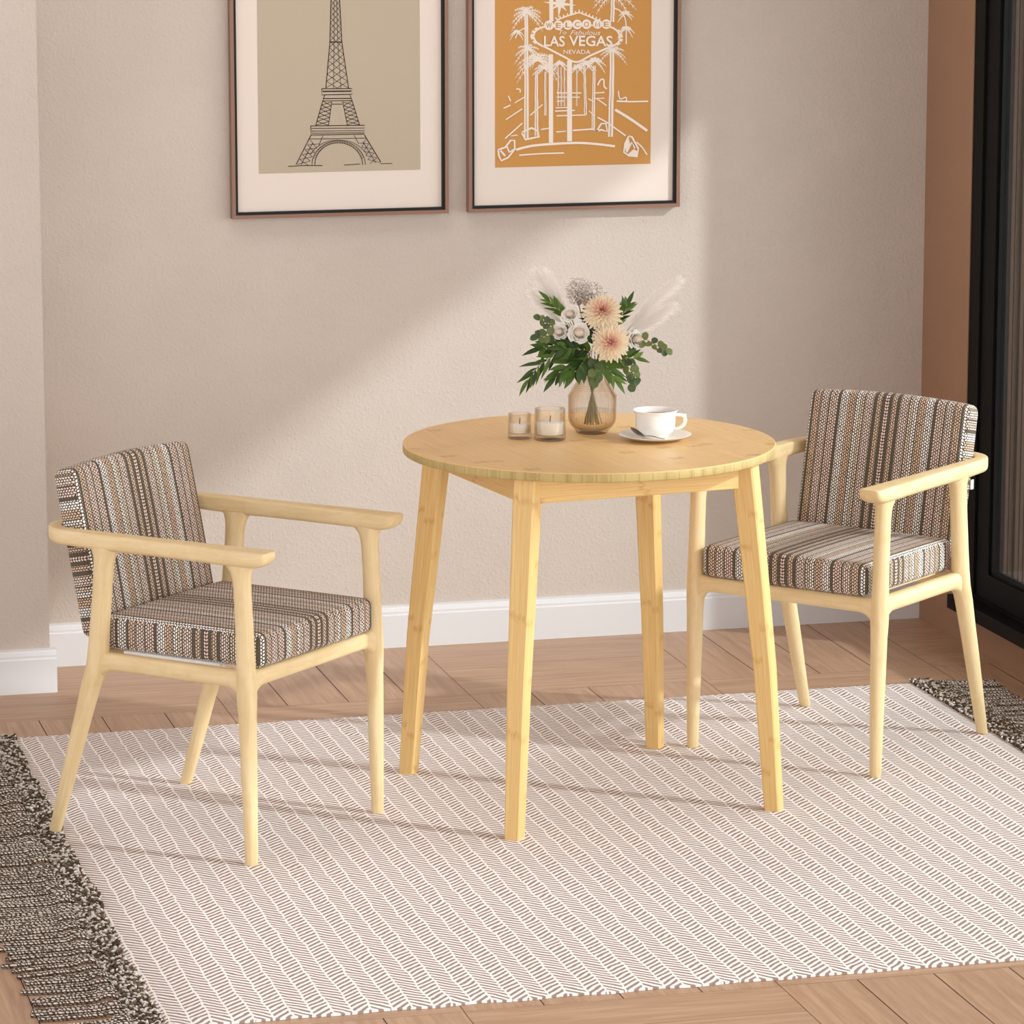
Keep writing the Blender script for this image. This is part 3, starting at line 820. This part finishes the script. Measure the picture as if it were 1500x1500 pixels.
# palms
def trunk(x0,y0,x1,y1,w0,w1):
    pts=[(x0+(x1-x0)*k/10+rnd.uniform(-1.5,1.5),y0+(y1-y0)*k/10) for k in range(11)]
    P=[E2(*p) for p in pts]
    for off in (-1,1):
        q=[(p[0]+off*(w0+(w1-w0)*k/10)*.3,p[1]) for k,p in enumerate(pts)]
        e2(q,(w0+w1)/2*.36)
    e2([(p[0]+2,p[1]) for p in pts[::2]],(w0+w1)/2*.12)
def crown(cx,cy,R,n=11,droop=.9,w=9,a0=-20,a1=200):
    for k in range(n):
        a=rad(a0+(a1-a0)*k/(n-1)+rnd.uniform(-6,6)); L=R*rnd.uniform(.75,1.05)
        pts=[]
        for i in range(7):
            t=i/6
            pts.append((cx+L*t*math.cos(a),cy-L*t*math.sin(a)+droop*L*t*t*.75))
        e2(pts,w,True)
        for i in range(1,6):
            for sg in (-1,1):
                q=pts[i]; d=Vector((pts[i][0]-pts[i-1][0],pts[i][1]-pts[i-1][1])).normalized()
                nn=Vector((-d.y,d.x))*sg
                ll=R*.22*(1-i/8)
                e2([q,(q[0]+(d.x*.8+nn.x*.8)*ll,q[1]+(d.y*.8+nn.y*.8)*ll+ll*.35)],w*.55,True)
trunk(446,110,448,905,22,34); crown(448,100,120,11)
trunk(512,470,512,880,18,28); crown(520,400,150,13,1.0); crown(455,330,95,8)
trunk(1002,0,1000,150,26,28); trunk(1000,325,992,885,28,36); crown(1000,-20,150,12); crown(1003,335,95,9,.8,8,-20,200)
trunk(884,430,878,845,18,24); crown(890,400,75,9)
trunk(820,430,828,745,14,20); crown(826,420,70,9)
trunk(568,470,568,750,12,16); crown(560,450,80,9)
for x in (650,670,690,770): trunk(x,440,x+2,690,9,10)
crown(660,420,60,9); crown(775,440,50,9)
e2(smoothp([(1010,62),(1050,80),(1085,140),(1090,290)]),8); crown(1085,95,55,7); crown(1090,190,60,7,1.2)
e2(smoothp([(450,190),(400,215),(375,260)]),7); crown(385,220,50,7,1.2)
# street and ground strokes
for pts,w in [([(300,705),(345,685)],9),([(315,778),(420,708)],8),([(310,898),(420,800)],9),([(345,882),(390,876)],6),([(470,750),(550,680)],8),([(380,665),(440,630)],7),
              ([(380,970),(480,945),(620,932),(780,925),(900,932),(1020,946)],15),([(400,1005),(540,995),(690,990)],9),([(640,855),(700,850)],7),([(745,845),(880,835)],10),([(540,840),(590,832)],8),
              ([(1020,710),(1120,770),(1230,845)],17),([(905,760),(970,795),(1090,878)],9),([(1030,655),(1120,658),(1235,655)],10),([(900,640),(965,685)],8),([(845,640),(880,660)],7),([(850,720),(890,752)],7),
              ([(640,605),(800,605)],8),([(640,632),(790,632)],7),([(640,660),(690,655)],7),([(635,700),(720,698)],7),([(630,722),(760,716)],8),([(640,752),(830,745)],8),([(880,605),(950,600)],8),([(890,640),(950,637)],6),
              ([(1040,590),(1052,640),(1090,630),(1092,655)],8),([(905,555),(925,520),(945,520),(948,560),(965,578)],10),([(330,625),(345,660)],8),([(380,665),(372,672)],7),([(380,582),(405,585),(405,605)],8),([(1160,918),(1195,950),(1230,1000)],9)]:
    e2(smoothp(pts,5),w)
for pts in ([(265,970),(310,955),(345,910),(370,910),(372,965),(330,1020),(285,1040),(270,1010),(265,970)],[(320,945),(335,985),(372,965)],[(280,975),(310,1010)],[(1110,880),(1085,930),(1078,985),(1110,1005),(1165,1012),(1172,960),(1130,885),(1110,880)],[(1095,985),(1130,920),(1150,960)],[(415,860),(440,905),(530,885),(520,850),(480,830),(415,860)],[(900,850),(930,800),(960,800),(970,850),(930,840),(900,850)]):
    e2(pts,12)
polyfill(b,[E2(1092,985),(E2(1085,940)),E2(1110,895),E2(1118,930)],ZP); polyfill(b,[E2(1100,1000),E2(1140,965),E2(1165,975),E2(1162,1010)],ZP)
b.build('line_art',M['cream'],pr2,smooth=False)
def lettering(items,name,mat,parent,zoff):
    mb=MB()
    for txt,x0,y0,wd,hh,bold,shear in items:
        if txt=='M':
            ribbon(mb,[E2(x0+wd*p,y0-hh*q) for p,q in ((.08,0),(.14,.92),(.5,.18),(.86,.92),(.92,0))],6.5*u2,zoff); continue
        cu=bpy.data.curves.new('tmp','FONT'); cu.body=txt; cu.size=1; cu.offset=bold; cu.shear=shear; cu.resolution_u=3
        ob=bpy.data.objects.new('tmp',cu); C.objects.link(ob)
        bpy.context.view_layer.update()
        dg=bpy.context.evaluated_depsgraph_get(); me=bpy.data.meshes.new_from_object(ob.evaluated_get(dg))
        xs=[v.co.x for v in me.vertices]; ys=[v.co.y for v in me.vertices]
        ax,bx,ay,by=min(xs),max(xs),min(ys),max(ys)
        base=len(mb.v)
        for v in me.vertices:
            X=x0+(v.co.x-ax)/(bx-ax)*wd; Y=y0-(v.co.y-ay)/(by-ay)*hh
            p=E2(X,Y); mb.vert((p[0],zoff,p[1]))
        for p in me.polygons: mb.face([base+k for k in p.vertices])
        bpy.data.objects.remove(ob); bpy.data.curves.remove(cu); bpy.data.meshes.remove(me)
    return mb.build(name,mat,parent,smooth=False)
lettering([('LAS',558,310,135,68,.02,0),('VEGAS',718,306,282,68,.02,0),('NEVADA',684,356,174,27,.008,0),('To',655,232,48,26,.0,.3),('Fabulous',728,234,195,30,.0,.35)],'lettering',M['cream'],pr2,ZP-.0019)
lettering([(ch,x-16,y+17,32,33,.015,0) if ch!='W' else (ch,x-19,y+17,38,33,.015,0) for ch,(x,y) in zip('WELCOME',circ)],'lettering',M['ochre'],pr2,ZP-.0021)

# ------------------------------------------------------------------ things on the table
ZT=.75
def candle(label,loc,R,Hh,waxt):
    t=thing('candle',label,'candle',loc,0,'glass candles on the table')
    b=MB(); th=.0028
    b.lathe([(R*.90,0),(R*.985,.002),(R*1.0,.006),(R*.985,.013),(R*.975,.02),(R*.96,Hh*.6),(R*.95,Hh-.001),(R*.94,Hh),(R*.95-th*.8,Hh-.001),(R*.96-th,Hh*.6),(R*.96-th,.013),(R*.9-th,.0105),(.001,.0100)],96)
    b.build('glass_holder',M['cglass'],t,angle=60)
    b=MB(); rw=R*.96-th-.0008
    b.lathe([(rw-.001,.0122),(rw,.0135),(rw,waxt-.001),(rw-.001,waxt),(rw*.3,waxt-.0006),(.001,waxt)],96)
    wx=b.build('wax',M['wax'],t,angle=50)
    b=MB(); b.tube([(0,0,waxt-.001),(.0004,0,waxt+.006),(.0012,.0002,waxt+.012)],[.0010,.0010,.0008],7); b.ball((.0012,.0002,waxt+.012),.0013,6,4)
    b.build('wick',M['wick'],t)
candle('smaller of the two glass candles, at the left on the tabletop',(-.128,.078,ZT),.0245,.052,.030)
candle('larger glass candle between the small one and the flower vase',(-.072,.044,ZT),.0330,.0655,.037)

# saucer, cup, spoon
CAMZ=rad(-14.9)
SX,SY=.137,-.014
sau=MB()
sau.lathe([(.030,0),(.032,.0015),(.050,.0035),(.066,.0085),(.0750,.0118),(.0760,.0128),(.0745,.0132),(.064,.0102),(.048,.0058),(.033,.0042),(.030,.0046),(.001,.0046)],64)
tag(sau.build('saucer',M['china'],None,loc=(SX,SY,ZT),angle=60),'round white porcelain saucer under the coffee cup','saucer')
cup=thing('coffee_cup','white porcelain cup of black coffee with a curled handle','cup',(SX+.002,SY+.004,ZT+.0047),CAMZ)
b=MB(); outer=[(.026,0),(.0272,.0005),(.028,.003),(.0262,.0045),(.0300,.0072),(.0370,.0135),(.0410,.022),(.0418,.032),(.0420,.046),(.0430,.0515),(.0458,.0555),(.0468,.0570)]
inner=[(.0462,.0578),(.0450,.0568),(.0415,.052),(.0402,.046),(.0400,.032),(.0392,.022),(.035,.014),(.028,.0085),(.001,.0075)]
b.lathe(outer+inner,64); b.build('body',M['china'],cup,angle=60)
b=MB(); b.lathe([(.0404,.0455),(.0402,.0462),(.001,.0462)],48); b.build('coffee',M['coffee'],cup)
b=MB(); pts=smoothp([(.0405,.0475),(.047,.0470),(.0545,.0465),(.0605,.043),(.0620,.035),(.0590,.0265),(.0520,.0205),(.0445,.0180),(.0385,.0180)],5)
rs=[.0028+.0010*math.sin(PI*k/(len(pts)-1)) for k in range(len(pts))]
b.tube([(x,0,z) for x,z in pts],rs,10)
b.ball((.0615,0,.0455),.0030,8,5,(1.1,1,1.3)); b.build('handle',M['china'],cup)
spoon=MB()
def sp_pts():
    # bowl up against the cup, handle over the saucer rim
    n=18; rows=[]
    for i in range(n+1):
        t=i/n
        if t<.40:
            s=t/.40; w=.0140*math.sqrt(max(0,1-(2*s-1)**2))*(1.0 if s<.5 else .85)+ (.0016 if s>.5 else .0004); dp=-.0042*math.sin(PI*min(1,s))
        else: w=.0016+.0009*((t-.4)/.6); dp=0
        rows.append((t,w,dp))
    return rows
rows=sp_pts(); prev=None; L=.072
for t,w,dp in rows:
    x=-L/2+L*t
    zc=.0190*(1-min(1,t/.42))+ .0032*math.sin(PI*min(1,max(0,(t-.35)/.45)))+ (0 if t<.8 else -.0020*((t-.8)/.2))
    ring=[]
    for k in range(9):
        v=-1+k/4
        ring.append((x,v*w,zc+dp*(1-v*v)))
    top=[spoon.vert(p) for p in ring]; low=[spoon.vert((p[0],p[1],p[2]-.0009)) for p in ring]
    if prev:
        for k in range(8):
            spoon.face((prev[0][k],prev[0][k+1],top[k+1],top[k])); spoon.face((prev[1][k+1],prev[1][k],low[k],low[k+1]))
        spoon.face((prev[0][0],top[0],low[0],prev[1][0])); spoon.face((top[8],prev[0][8],prev[1][8],low[8]))
    prev=(top,low)
so=spoon.build('teaspoon',M['spoon'],None,loc=(.1060,-.064,ZT+.0150),rotz=rad(-30))
tag(so,'small dark metal teaspoon lying on the saucer rim','spoon')

# vase
VX,VY=.036,.104
vase=thing('flower_vase','amber tinted ribbed glass vase holding the bouquet','vase',(VX,VY,ZT),CAMZ)
b=MB()
prof=[(.028,0),(.0325,.0015),(.034,.0045),(.036,.008),(.044,.016),(.0485,.024),(.0500,.031),(.0500,.078)]
zz=.078; rr=.05
for k in range(9):
    f0=k/9; r0=.050-(.050-.0285)*f0; z0=.078+.036*f0
    prof+= [(r0+.0014,z0+.0010),(r0-.0020,z0+.0034)]
prof+=[(.0278,.116),(.0272,.128),(.0282,.138),(.0290,.1405),(.0275,.1408),(.0255,.128),(.0258,.115),(.0475,.077),(.0478,.031),(.0462,.0245),(.0415,.0165),(.030,.0085),(.001,.0080)]
rib_n=[0]
def ribs(a,z): return 1+.0065*math.cos(44*a) if (.028<z<.0785) else 1
b.lathe(prof,224,fn=ribs)
b.build('glass_body',M['vglass'],vase,angle=80)
b=MB(); b.lathe([(.0295,.0088),(.0412,.0168),(.0455,.025),(.0468,.032),(.0468,.0480),(.0460,.0485),(.001,.0485)],48); b.build('water',M['water'],vase,angle=50)

# bouquet: local frame at the vase base, x right, y away from the viewer's side, z up (mm)
GREEN=[srgb(58,86,30),srgb(80,110,40),srgb(42,68,26),srgb(108,136,62)]
EUC=[srgb(92,110,66),srgb(112,126,74),srgb(74,92,58)]
def flower(name,label,cat,group): 
    return thing(name,label,cat,(VX,VY,ZT),CAMZ,group)
def mm(*p): return Vector(p)/1000
srnd=random.Random(99); scount=[0]
def stem_to(parent,p,d=None,r=.0011,name='stem'):
    """stem from inside the vase through the neck to p"""
    k=scount[0]; scount[0]+=1
    a=k*2.39996; base=Vector((.021*math.cos(a)*(.5+.5*srnd.random()),.021*math.sin(a)*(.5+.5*srnd.random()),.0195))
    neck=Vector((-base.x*.45,-base.y*.45,.118)); neck.x+=p.x*.05
    pts=[base,base.lerp(neck,.5),neck]
    q=Vector(p); m_=neck.lerp(q,.5); m_.z+=.012
    pts+=[m_,q]
    P=[]
    for i in range(len(pts)-1):
        p0=pts[max(i-1,0)];p1_=pts[i];p2_=pts[i+1];p3=pts[min(i+2,len(pts)-1)]
        for kk in range(5):
            t=kk/5; P.append(.5*((2*p1_)+(-p0+p2_)*t+(2*p0-5*p1_+4*p2_-p3)*t*t+(-p0+3*p1_-3*p2_+p3)*t**3))
    P.append(pts[-1])
    b=MB(); b.tube(P,r,6); return b.build(name,M['stem'],parent)
def frame_from(d,roll=0.):
    d=Vector(d).normalized(); q=d.to_track_quat('Z','Y'); return q.to_matrix()@Matrix.Rotation(roll,3,'Z')
def patch(b,fn,nu,nv,col):
    idx=[[b.vert(fn(i/nu*2-1,j/nv),col(i/nu*2-1,j/nv)) for j in range(nv+1)] for i in range(nu+1)]
    for i in range(nu):
        for j in range(nv): b.face((idx[i][j],idx[i+1][j],idx[i+1][j+1],idx[i][j+1]))
def lerpc(a,c,t): return tuple(a[k]+(c[k]-a[k])*t for k in range(3))+(1,)
def rose(label,pos,R,facing,seed):
    t=flower('rose',label,'flower','flowers of the bouquet'); c=mm(*pos); b=MB(); rn=random.Random(seed)
    F=frame_from(facing,rn.random()*6)
    cin=srgb(240,220,198); cmid=srgb(246,235,224); cout=srgb(250,245,239)
    # tight spiral heart: a rolled ribbon
    N=70; prev=None
    for i in range(N+1):
        s_=i/N; a=s_*2*PI*3.1; r=R*(.05+.47*s_); h0=-R*.45; h1=R*(.43-.19*s_**2+.03*math.sin(a*2.3))
        col=lerpc(cin,cmid,s_**.7)
        row=[b.vert(c+F@Vector(((r*(.62+.38*k/4)+R*.02*(k==4))*math.cos(a),(r*(.62+.38*k/4)+R*.02*(k==4))*math.sin(a),h0+(h1-h0)*k/4)),lerpc(lerpc(col,cin,.5),col,k/4)) for k in range(5)]
        if prev:
            for k in range(4): b.face((prev[k],row[k],row[k+1],prev[k+1]))
        prev=row
    b.ball(c+F@Vector((0,0,0)),R*.46,14,7,(1,1,.74),lerpc(cin,cmid,.5))
    # opened outer petals
    n=15
    for i in range(n):
        s_=i/(n-1); a=i*2.39996+rn.uniform(-.15,.15)
        rb=R*(.46+.20*s_); wid=rad(100-30*s_); top=R*(.28-.34*s_); flare=R*(.05+.30*s_)
        def fn(u,v):
            rr=rb*(.55+.45*math.sin(min(1,v*1.5)*PI/2))+flare*max(0,v-.35)**1.2*1.7
            curl=max(0,v-.78)/.22
            w=wid/2*(math.sin(PI*(.28+.52*v))**.6)
            aa=a+u*w; rr+=R*.05*curl**2
            z=-R*.60+(top+R*.60)*v-R*.10*curl**2*(1+s_)-R*.10*u*u*v*(.4+s_)
            return c+F@Vector((rr*math.cos(aa),rr*math.sin(aa),z))
        patch(b,fn,6,7,lambda u,v: lerpc(cmid if s_<.5 else lerpc(cmid,cin,.25),cout,min(1,.15+v*.95)))
    b.build('bloom',M['petal'],t); stem_to(t,c-F@Vector((0,0,R*.55)))
    b=MB()
    for k in range(5):
        a=k*2*PI/5
        def fn(u,v):
            w=R*.28*math.sin(PI*min(.97,v*.9+.08)); return c+F@Vector((math.cos(a)*R*.75*v-math.sin(a)*u*w,math.sin(a)*R*.75*v+math.cos(a)*u*w,-R*.66+R*.30*v*v))
        patch(b,fn,2,4,lambda u,v:GREEN[1])
    b.build('sepals',M['leaf'],t)
def dahlia(label,pos,R,facing,seed):
    t=flower('dahlia',label,'flower','flowers of the bouquet'); c=mm(*pos); b=MB(); rn=random.Random(seed)
    F=frame_from(facing,rn.random()*6)
    core=srgb(214,132,124); midc=srgb(240,202,172); out=srgb(248,230,200)
    N=104
    for i in range(N):
        s=math.sqrt((i+1)/N); a=i*2.39996
        el=rad(86-94*s**1.05)+rn.uniform(-.10,.10)
        L=R*(.26+.60*s**.8)*rn.uniform(.92,1.06); w=R*(.045+.080*s)
        base=Vector((math.cos(a)*R*.24*s,math.sin(a)*R*.24*s,R*.30*(1-s**1.4)))
        dirv=Vector((math.cos(a)*math.cos(el),math.sin(a)*math.cos(el),math.sin(el))); side=Vector((-math.sin(a),math.cos(a),0)); nor=dirv.cross(side)*-1
        cc=lerpc(core,midc,min(1,s*2.1)) if s<.45 else lerpc(midc,out,min(1,(s-.45)/.25))
        jit=rn.uniform(-.04,.04)
        def fn(u,v):
            wv=w*(math.sin(PI*min(1,(v*.86+.10)))**.75)
            p=base+dirv*(L*v)+side*(u*wv)+nor*(-(1-u*u)*wv*.95*(1-.4*v))
            p+=Vector((0,0,-R*.10*s*v*v))
            return c+F@p
        def col(u,v):
            k=.94+.06*v+jit; tip=lerpc(cc,out,max(0,v-.5)*.6*s); return (tip[0]*k,tip[1]*k,tip[2]*k,1)
        patch(b,fn,2,4,col)
    b.build('bloom',M['petal'],t); stem_to(t,c-F@Vector((0,0,R*.1)),r=.0015)
def leaf_into(b,p,d,up,L,w,col,round_=False,bend=.25):
    d=Vector(d).normalized(); side=d.cross(Vector(up)); 
    if side.length<1e-4: side=d.cross(Vector((1,0,0)))
    side.normalize(); nor=side.cross(d)
    def fn(u,v):
        if round_: wv=w*math.sqrt(max(0,1-(2*v-1)**2))*.98+w*.02
        else: wv=w*(math.sin(PI*v**.75)**1.0)+w*.01
        return p+d*(L*v)+side*(u*wv)+nor*(abs(u)*wv*.28-bend*L*v*v)
    patch(b,fn,2,6,lambda u,v:tuple(col[k]*(1.12 if abs(u)<.1 else 1.) for k in range(3))+(1,))
def sprig(label,pts,nl,L,w,seed,cols=GREEN,name='leafy_sprig',round_=False,spread=55,bend=.25,stemr=.0008,cat='greenery',viewbias=0.):
    t=flower(name,label,cat,'greenery of the bouquet'); rn=random.Random(seed)
    P=[mm(*p) for p in pts]; b=MB()
    def at(s):
        s=s*(len(P)-1); i=min(int(s),len(P)-2); return P[i].lerp(P[i+1],s-i),(P[i+1]-P[i]).normalized()
    for i in range(nl):
        s=(i+.4)/nl; p,d=at(s)
        roll=i*2.4+rn.uniform(-.4,.4)
        side=Vector((0,-1,0)).cross(d).normalized()
        out=side*(1 if i%2 else -1)+Vector((0,-1,0))*rn.uniform(-.7,.9)
        dd=(d*math.cos(rad(spread))+out.normalized()*math.sin(rad(spread))).normalized()
        l=L*rn.uniform(.75,1.1)*(1 if s<.8 else .85)
        up=Vector((rn.uniform(-.5,.5),-1 if round_ else -.6,.6+rn.uniform(-.3,.3)))
        leaf_into(b,p,dd,up,l/1000,w/1000*rn.uniform(.85,1.1),rn.choice(cols),round_,bend*rn.uniform(.4,1.2))
    p,d=at(1.); leaf_into(b,p,d,(0,-.7,.6),L/1000,w/1000,rn.choice(cols),round_,bend)
    b.build('leaves',M['leaf'],t)
    b=MB(); b.tube(P,stemr,6); b.build('twig',M['stem'],t)
    stem_to(t,P[0],r=.0009); return t
def pampas(label,pts,R,n,seed):
    t=flower('pampas_plume',label,'dried grass','dried grasses of the bouquet'); rn=random.Random(seed)
    P=[mm(*p) for p in pts]; b=MB()
    def at(s):
        s=s*(len(P)-1); i=min(int(s),len(P)-2); return P[i].lerp(P[i+1],s-i),(P[i+1]-P[i]).normalized()
    cs=[srgb(252,246,240),srgb(248,239,230),srgb(253,250,246)]
    for i in range(n):
        s=rn.random()**.9; p,d=at(s*.97)
        v=Vector((rn.gauss(0,1),rn.gauss(0,1),rn.gauss(0,1))); v-=d*v.dot(d); v.normalize()
        k=math.sin(PI*(.12+.80*s))
        L=R*(.55+.8*k)*rn.uniform(.7,1.25)/1000
        e=(d*1.0+v*rn.uniform(.15,.62)).normalized()
        sd=e.cross(Vector((0,1,0))).normalized()*(.00022)
        q1=p+e*L*.55+v*.0006; q2=p+e*L+Vector((0,0,-L*.12))
        c=rn.choice(cs)
        i0=b.vert(p-sd,c);i1=b.vert(p+sd,c);i2=b.vert(q1+sd*1.1,c);i3=b.vert(q1-sd*1.1,c);i4=b.vert(q2,c)
        b.face((i0,i1,i2,i3)); b.face((i3,i2,i4))
    b.build('plume',M['plume'],t); b=MB(); b.tube(P,.0007,5); b.build('stalk',M['straw'],t)
    stem_to(t,P[0],r=.0009)
def filler(label,pos,R,n,seed,cols):
    t=flower('dried_filler_flower',label,'flower','flowers of the bouquet'); rn=random.Random(seed); c=mm(*pos); b=MB(); s_=MB()
    for i in range(n):
        v=Vector((rn.gauss(0,1),rn.gauss(0,1),rn.gauss(0,1))).normalized()*(R/1000*rn.random()**.4); v.z*=1.05; v.y*=.8
        b.ball(c+v,rn.uniform(.0010,.0018),5,3,(1,1,.8),rn.choice(cols))
        if i%9==0: s_.tube([c-Vector((0,0,R/1000*1.1)),c+v*.5-Vector((0,0,R/1000*.2)),c+v],.00025,4)
    b.build('florets',M['petal'],t); s_.build('branchlets',M['straw'],t); stem_to(t,c-Vector((0,0,R/1000)))

# blooms
rose('white rose at upper left of the bouquet, under the dried filler',(-48,-22,254),.0185,(-.25,-.85,.5),1)
rose('pale beige rose at far left of the bouquet, beside the largest rose',(-70,-18,216),.0185,(-.35,-.9,.25),2)
rose('largest white rose, left of the lower dahlia',(-28,-42,217),.0235,(.0,-.95,.3),3)
rose('white rose at right of the bouquet below the pampas grass',(92,-8,199),.0205,(.55,-.75,.2),4)
dahlia('upper cream dahlia with a pink heart, top of the bouquet',(20,-22,256),.042,(.0,-.82,.57),5)
dahlia('lower cream dahlia with a pink heart, front of the bouquet',(36,-52,198),.040,(.08,-.97,.22),6)
dry=[srgb(236,226,219),srgb(218,205,197),srgb(246,240,235),srgb(204,188,178)]
filler('tall pale dried filler cluster at the top of the bouquet',(-28,14,297),30,820,7,dry)
filler('lower sparse dried filler cluster behind the upper dahlia',(6,18,288),26,380,8,dry)
filler('small orange dried filler sprig beside the upper dahlia',(-14,-8,274),9,40,9,[srgb(206,150,100),srgb(186,128,84),srgb(222,178,130)])
# pampas
pampas('tall pampas plume at far left pointing up left',[(-60,22,236),(-88,26,283),(-118,30,334)],27,900,11)
pampas('second pampas plume at left, beside the white filler',[(-56,16,240),(-74,20,288),(-96,22,334)],27,900,12)
pampas('short low pampas plume at left edge of the bouquet',[(-62,28,226),(-94,32,256),(-126,36,290)],23,700,13)
pampas('longest pampas plume at right reaching to upper right',[(76,22,216),(124,28,268),(180,32,316)],30,1200,14)
pampas('lower pampas plume at right under the longest plume',[(78,14,208),(120,18,240),(168,20,262)],27,1000,15)
pampas('shortest pampas plume at right behind the white rose',[(76,10,198),(112,14,222),(146,16,242)],23,700,16)
# leaves
sprig('leafy sprig with tall pointed leaves at upper left',[(-50,0,240),(-70,2,258),(-88,2,276)],8,34,4.8,21,[GREEN[1],GREEN[3]],spread=28,bend=.1)
sprig('leafy sprig with pointed leaves at upper right beside the dahlia',[(48,4,226),(64,4,250),(72,4,268)],10,34,4.8,22,[GREEN[0],GREEN[1],GREEN[3]],spread=34,bend=.1)
sprig('leafy sprig drooping to far lower left',[(-24,-14,176),(-70,-22,172),(-112,-26,146),(-132,-26,118)],20,44,4.5,23,GREEN[:3],spread=34,bend=.3)
sprig('leafy sprig spreading level at far left',[(-26,-6,182),(-62,-10,190),(-104,-12,180)],17,46,6.0,24,GREEN[:3],spread=38,bend=.2)
sprig('leafy sprig hanging at lower left over the vase shoulder',[(-18,-22,168),(-48,-34,152),(-76,-38,124)],17,42,6.0,25,[GREEN[0],GREEN[1],GREEN[1]],spread=36,bend=.25)
sprig('broad leafed sprig hanging in front of the vase neck at left',[(-8,-28,168),(-22,-40,152),(-36,-42,134)],13,42,7.2,26,[GREEN[0],GREEN[1],GREEN[2]],spread=40,bend=.2)
sprig('leafy sprig filling the middle under the largest rose',[(-4,-24,176),(-30,-34,182),(-60,-34,184)],16,38,6.4,27,GREEN[:3],spread=48,bend=.3)
sprig('leafy sprig hanging at lower right over the vase shoulder',[(10,-26,160),(28,-38,146),(44,-40,124)],10,44,5.2,28,[GREEN[1],GREEN[1],GREEN[3]],spread=30,bend=.15)
sprig('leafy sprig under the lower dahlia at right',[(20,-18,168),(52,-26,164),(88,-24,160)],12,34,5.2,29,[GREEN[0],GREEN[1],GREEN[3]],spread=42,bend=.3)
sprig('dark leaf sprig behind the blooms in the bouquet centre',[(0,8,180),(6,6,220),(2,8,250)],18,38,6.4,30,[GREEN[0],GREEN[2]],spread=55,bend=.2)
def euc(*a,**k): return sprig(*a,cols=EUC,name='eucalyptus_sprig',round_=True,**k)
euc('dark round leafed eucalyptus sprig at upper left',[(-52,-6,214),(-84,-8,226),(-108,-8,240)],9,17,7.5,31,spread=58,bend=.15)
euc('round leafed eucalyptus sprig at left beside the beige rose',[(-54,-12,200),(-86,-14,208),(-112,-14,204)],9,19,8.2,32,spread=62,bend=.15)
euc('round leafed eucalyptus sprig at far right edge of the bouquet',[(72,-6,184),(112,-8,198),(136,-8,184),(152,-8,176)],11,17,8.0,33,spread=66,bend=.12)
euc('round leafed eucalyptus sprig drooping at lower right',[(46,-22,164),(72,-26,146),(88,-26,124),(84,-26,108)],12,19,9.0,34,spread=60,bend=.12)
euc('pale eucalyptus sprig in front of the vase neck',[(6,-30,160),(6,-40,140),(4,-42,122)],8,22,10.0,35,spread=52,bend=.15)

# ------------------------------------------------------------------ camera, light, world
cam=bpy.data.cameras.new('camera'); co=bpy.data.objects.new('camera',cam); C.objects.link(co)
cam.sensor_width=36; cam.sensor_fit='HORIZONTAL'; cam.lens=138.3404; cam.clip_end=60
yaw=rad(14.905988); pit=rad(10.449154)
fw=Vector((math.sin(yaw)*math.cos(pit),math.cos(yaw)*math.cos(pit),-math.sin(pit))); rt=Vector((math.cos(yaw),-math.sin(yaw),0)); up=rt.cross(fw)
Mx=Matrix((rt,up,-fw)).transposed().to_4x4(); Mx.translation=Vector((-2.2150,-7.7015,2.0796)); co.matrix_world=Mx
bpy.context.scene.camera=co
sd=bpy.data.lights.new('sun','SUN'); sd.energy=2.95; sd.angle=rad(2.2); sd.color=(.97,1.04,1.13)
so_=bpy.data.objects.new('sun',sd); C.objects.link(so_)
so_.rotation_euler=Vector((-1,.78,-.695)).to_track_quat('-Z','Y').to_euler(); so_.location=(4,-3,4)
w=bpy.data.worlds.new('world'); bpy.context.scene.world=w; w.use_nodes=True
nt=w.node_tree; bg=nt.nodes['Background']; bg.inputs[0].default_value=(.96,.99,1.035,1)
tc=nt.nodes.new('ShaderNodeTexCoord'); sp_=nt.nodes.new('ShaderNodeSeparateXYZ'); nt.links.new(tc.outputs['Generated'],sp_.inputs[0])
mr=nt.nodes.new('ShaderNodeMapRange'); nt.links.new(sp_.outputs[0],mr.inputs[0])
mr.inputs[1].default_value=-.3; mr.inputs[2].default_value=.8; mr.inputs[3].default_value=1.55; mr.inputs[4].default_value=5.5
me_=nt.nodes.new('ShaderNodeMapRange'); me_.interpolation_type='SMOOTHSTEP'; nt.links.new(sp_.outputs[2],me_.inputs[0])
me_.inputs[1].default_value=.06; me_.inputs[2].default_value=.42; me_.inputs[3].default_value=1.; me_.inputs[4].default_value=.75
mu=nt.nodes.new('ShaderNodeMath'); mu.operation='MULTIPLY'; nt.links.new(mr.outputs[0],mu.inputs[0]); nt.links.new(me_.outputs[0],mu.inputs[1])
nt.links.new(mu.outputs[0],bg.inputs[1])
al=bpy.data.lights.new('upper_wall_fill','AREA'); al.shape='RECTANGLE'; al.size=.9; al.size_y=.5; al.energy=10; al.color=(1.,.985,.965)
ao=bpy.data.objects.new('upper_wall_fill',al); C.objects.link(ao); ao.location=(-.35,.65,2.66)  # added fill light without a fixture, brightens the upper back wall
sc=bpy.context.scene
sc.view_settings.view_transform='Standard'; sc.view_settings.look='None'; sc.view_settings.exposure=-0.02; sc.view_settings.gamma=1; sc.view_settings.use_curve_mapping=False
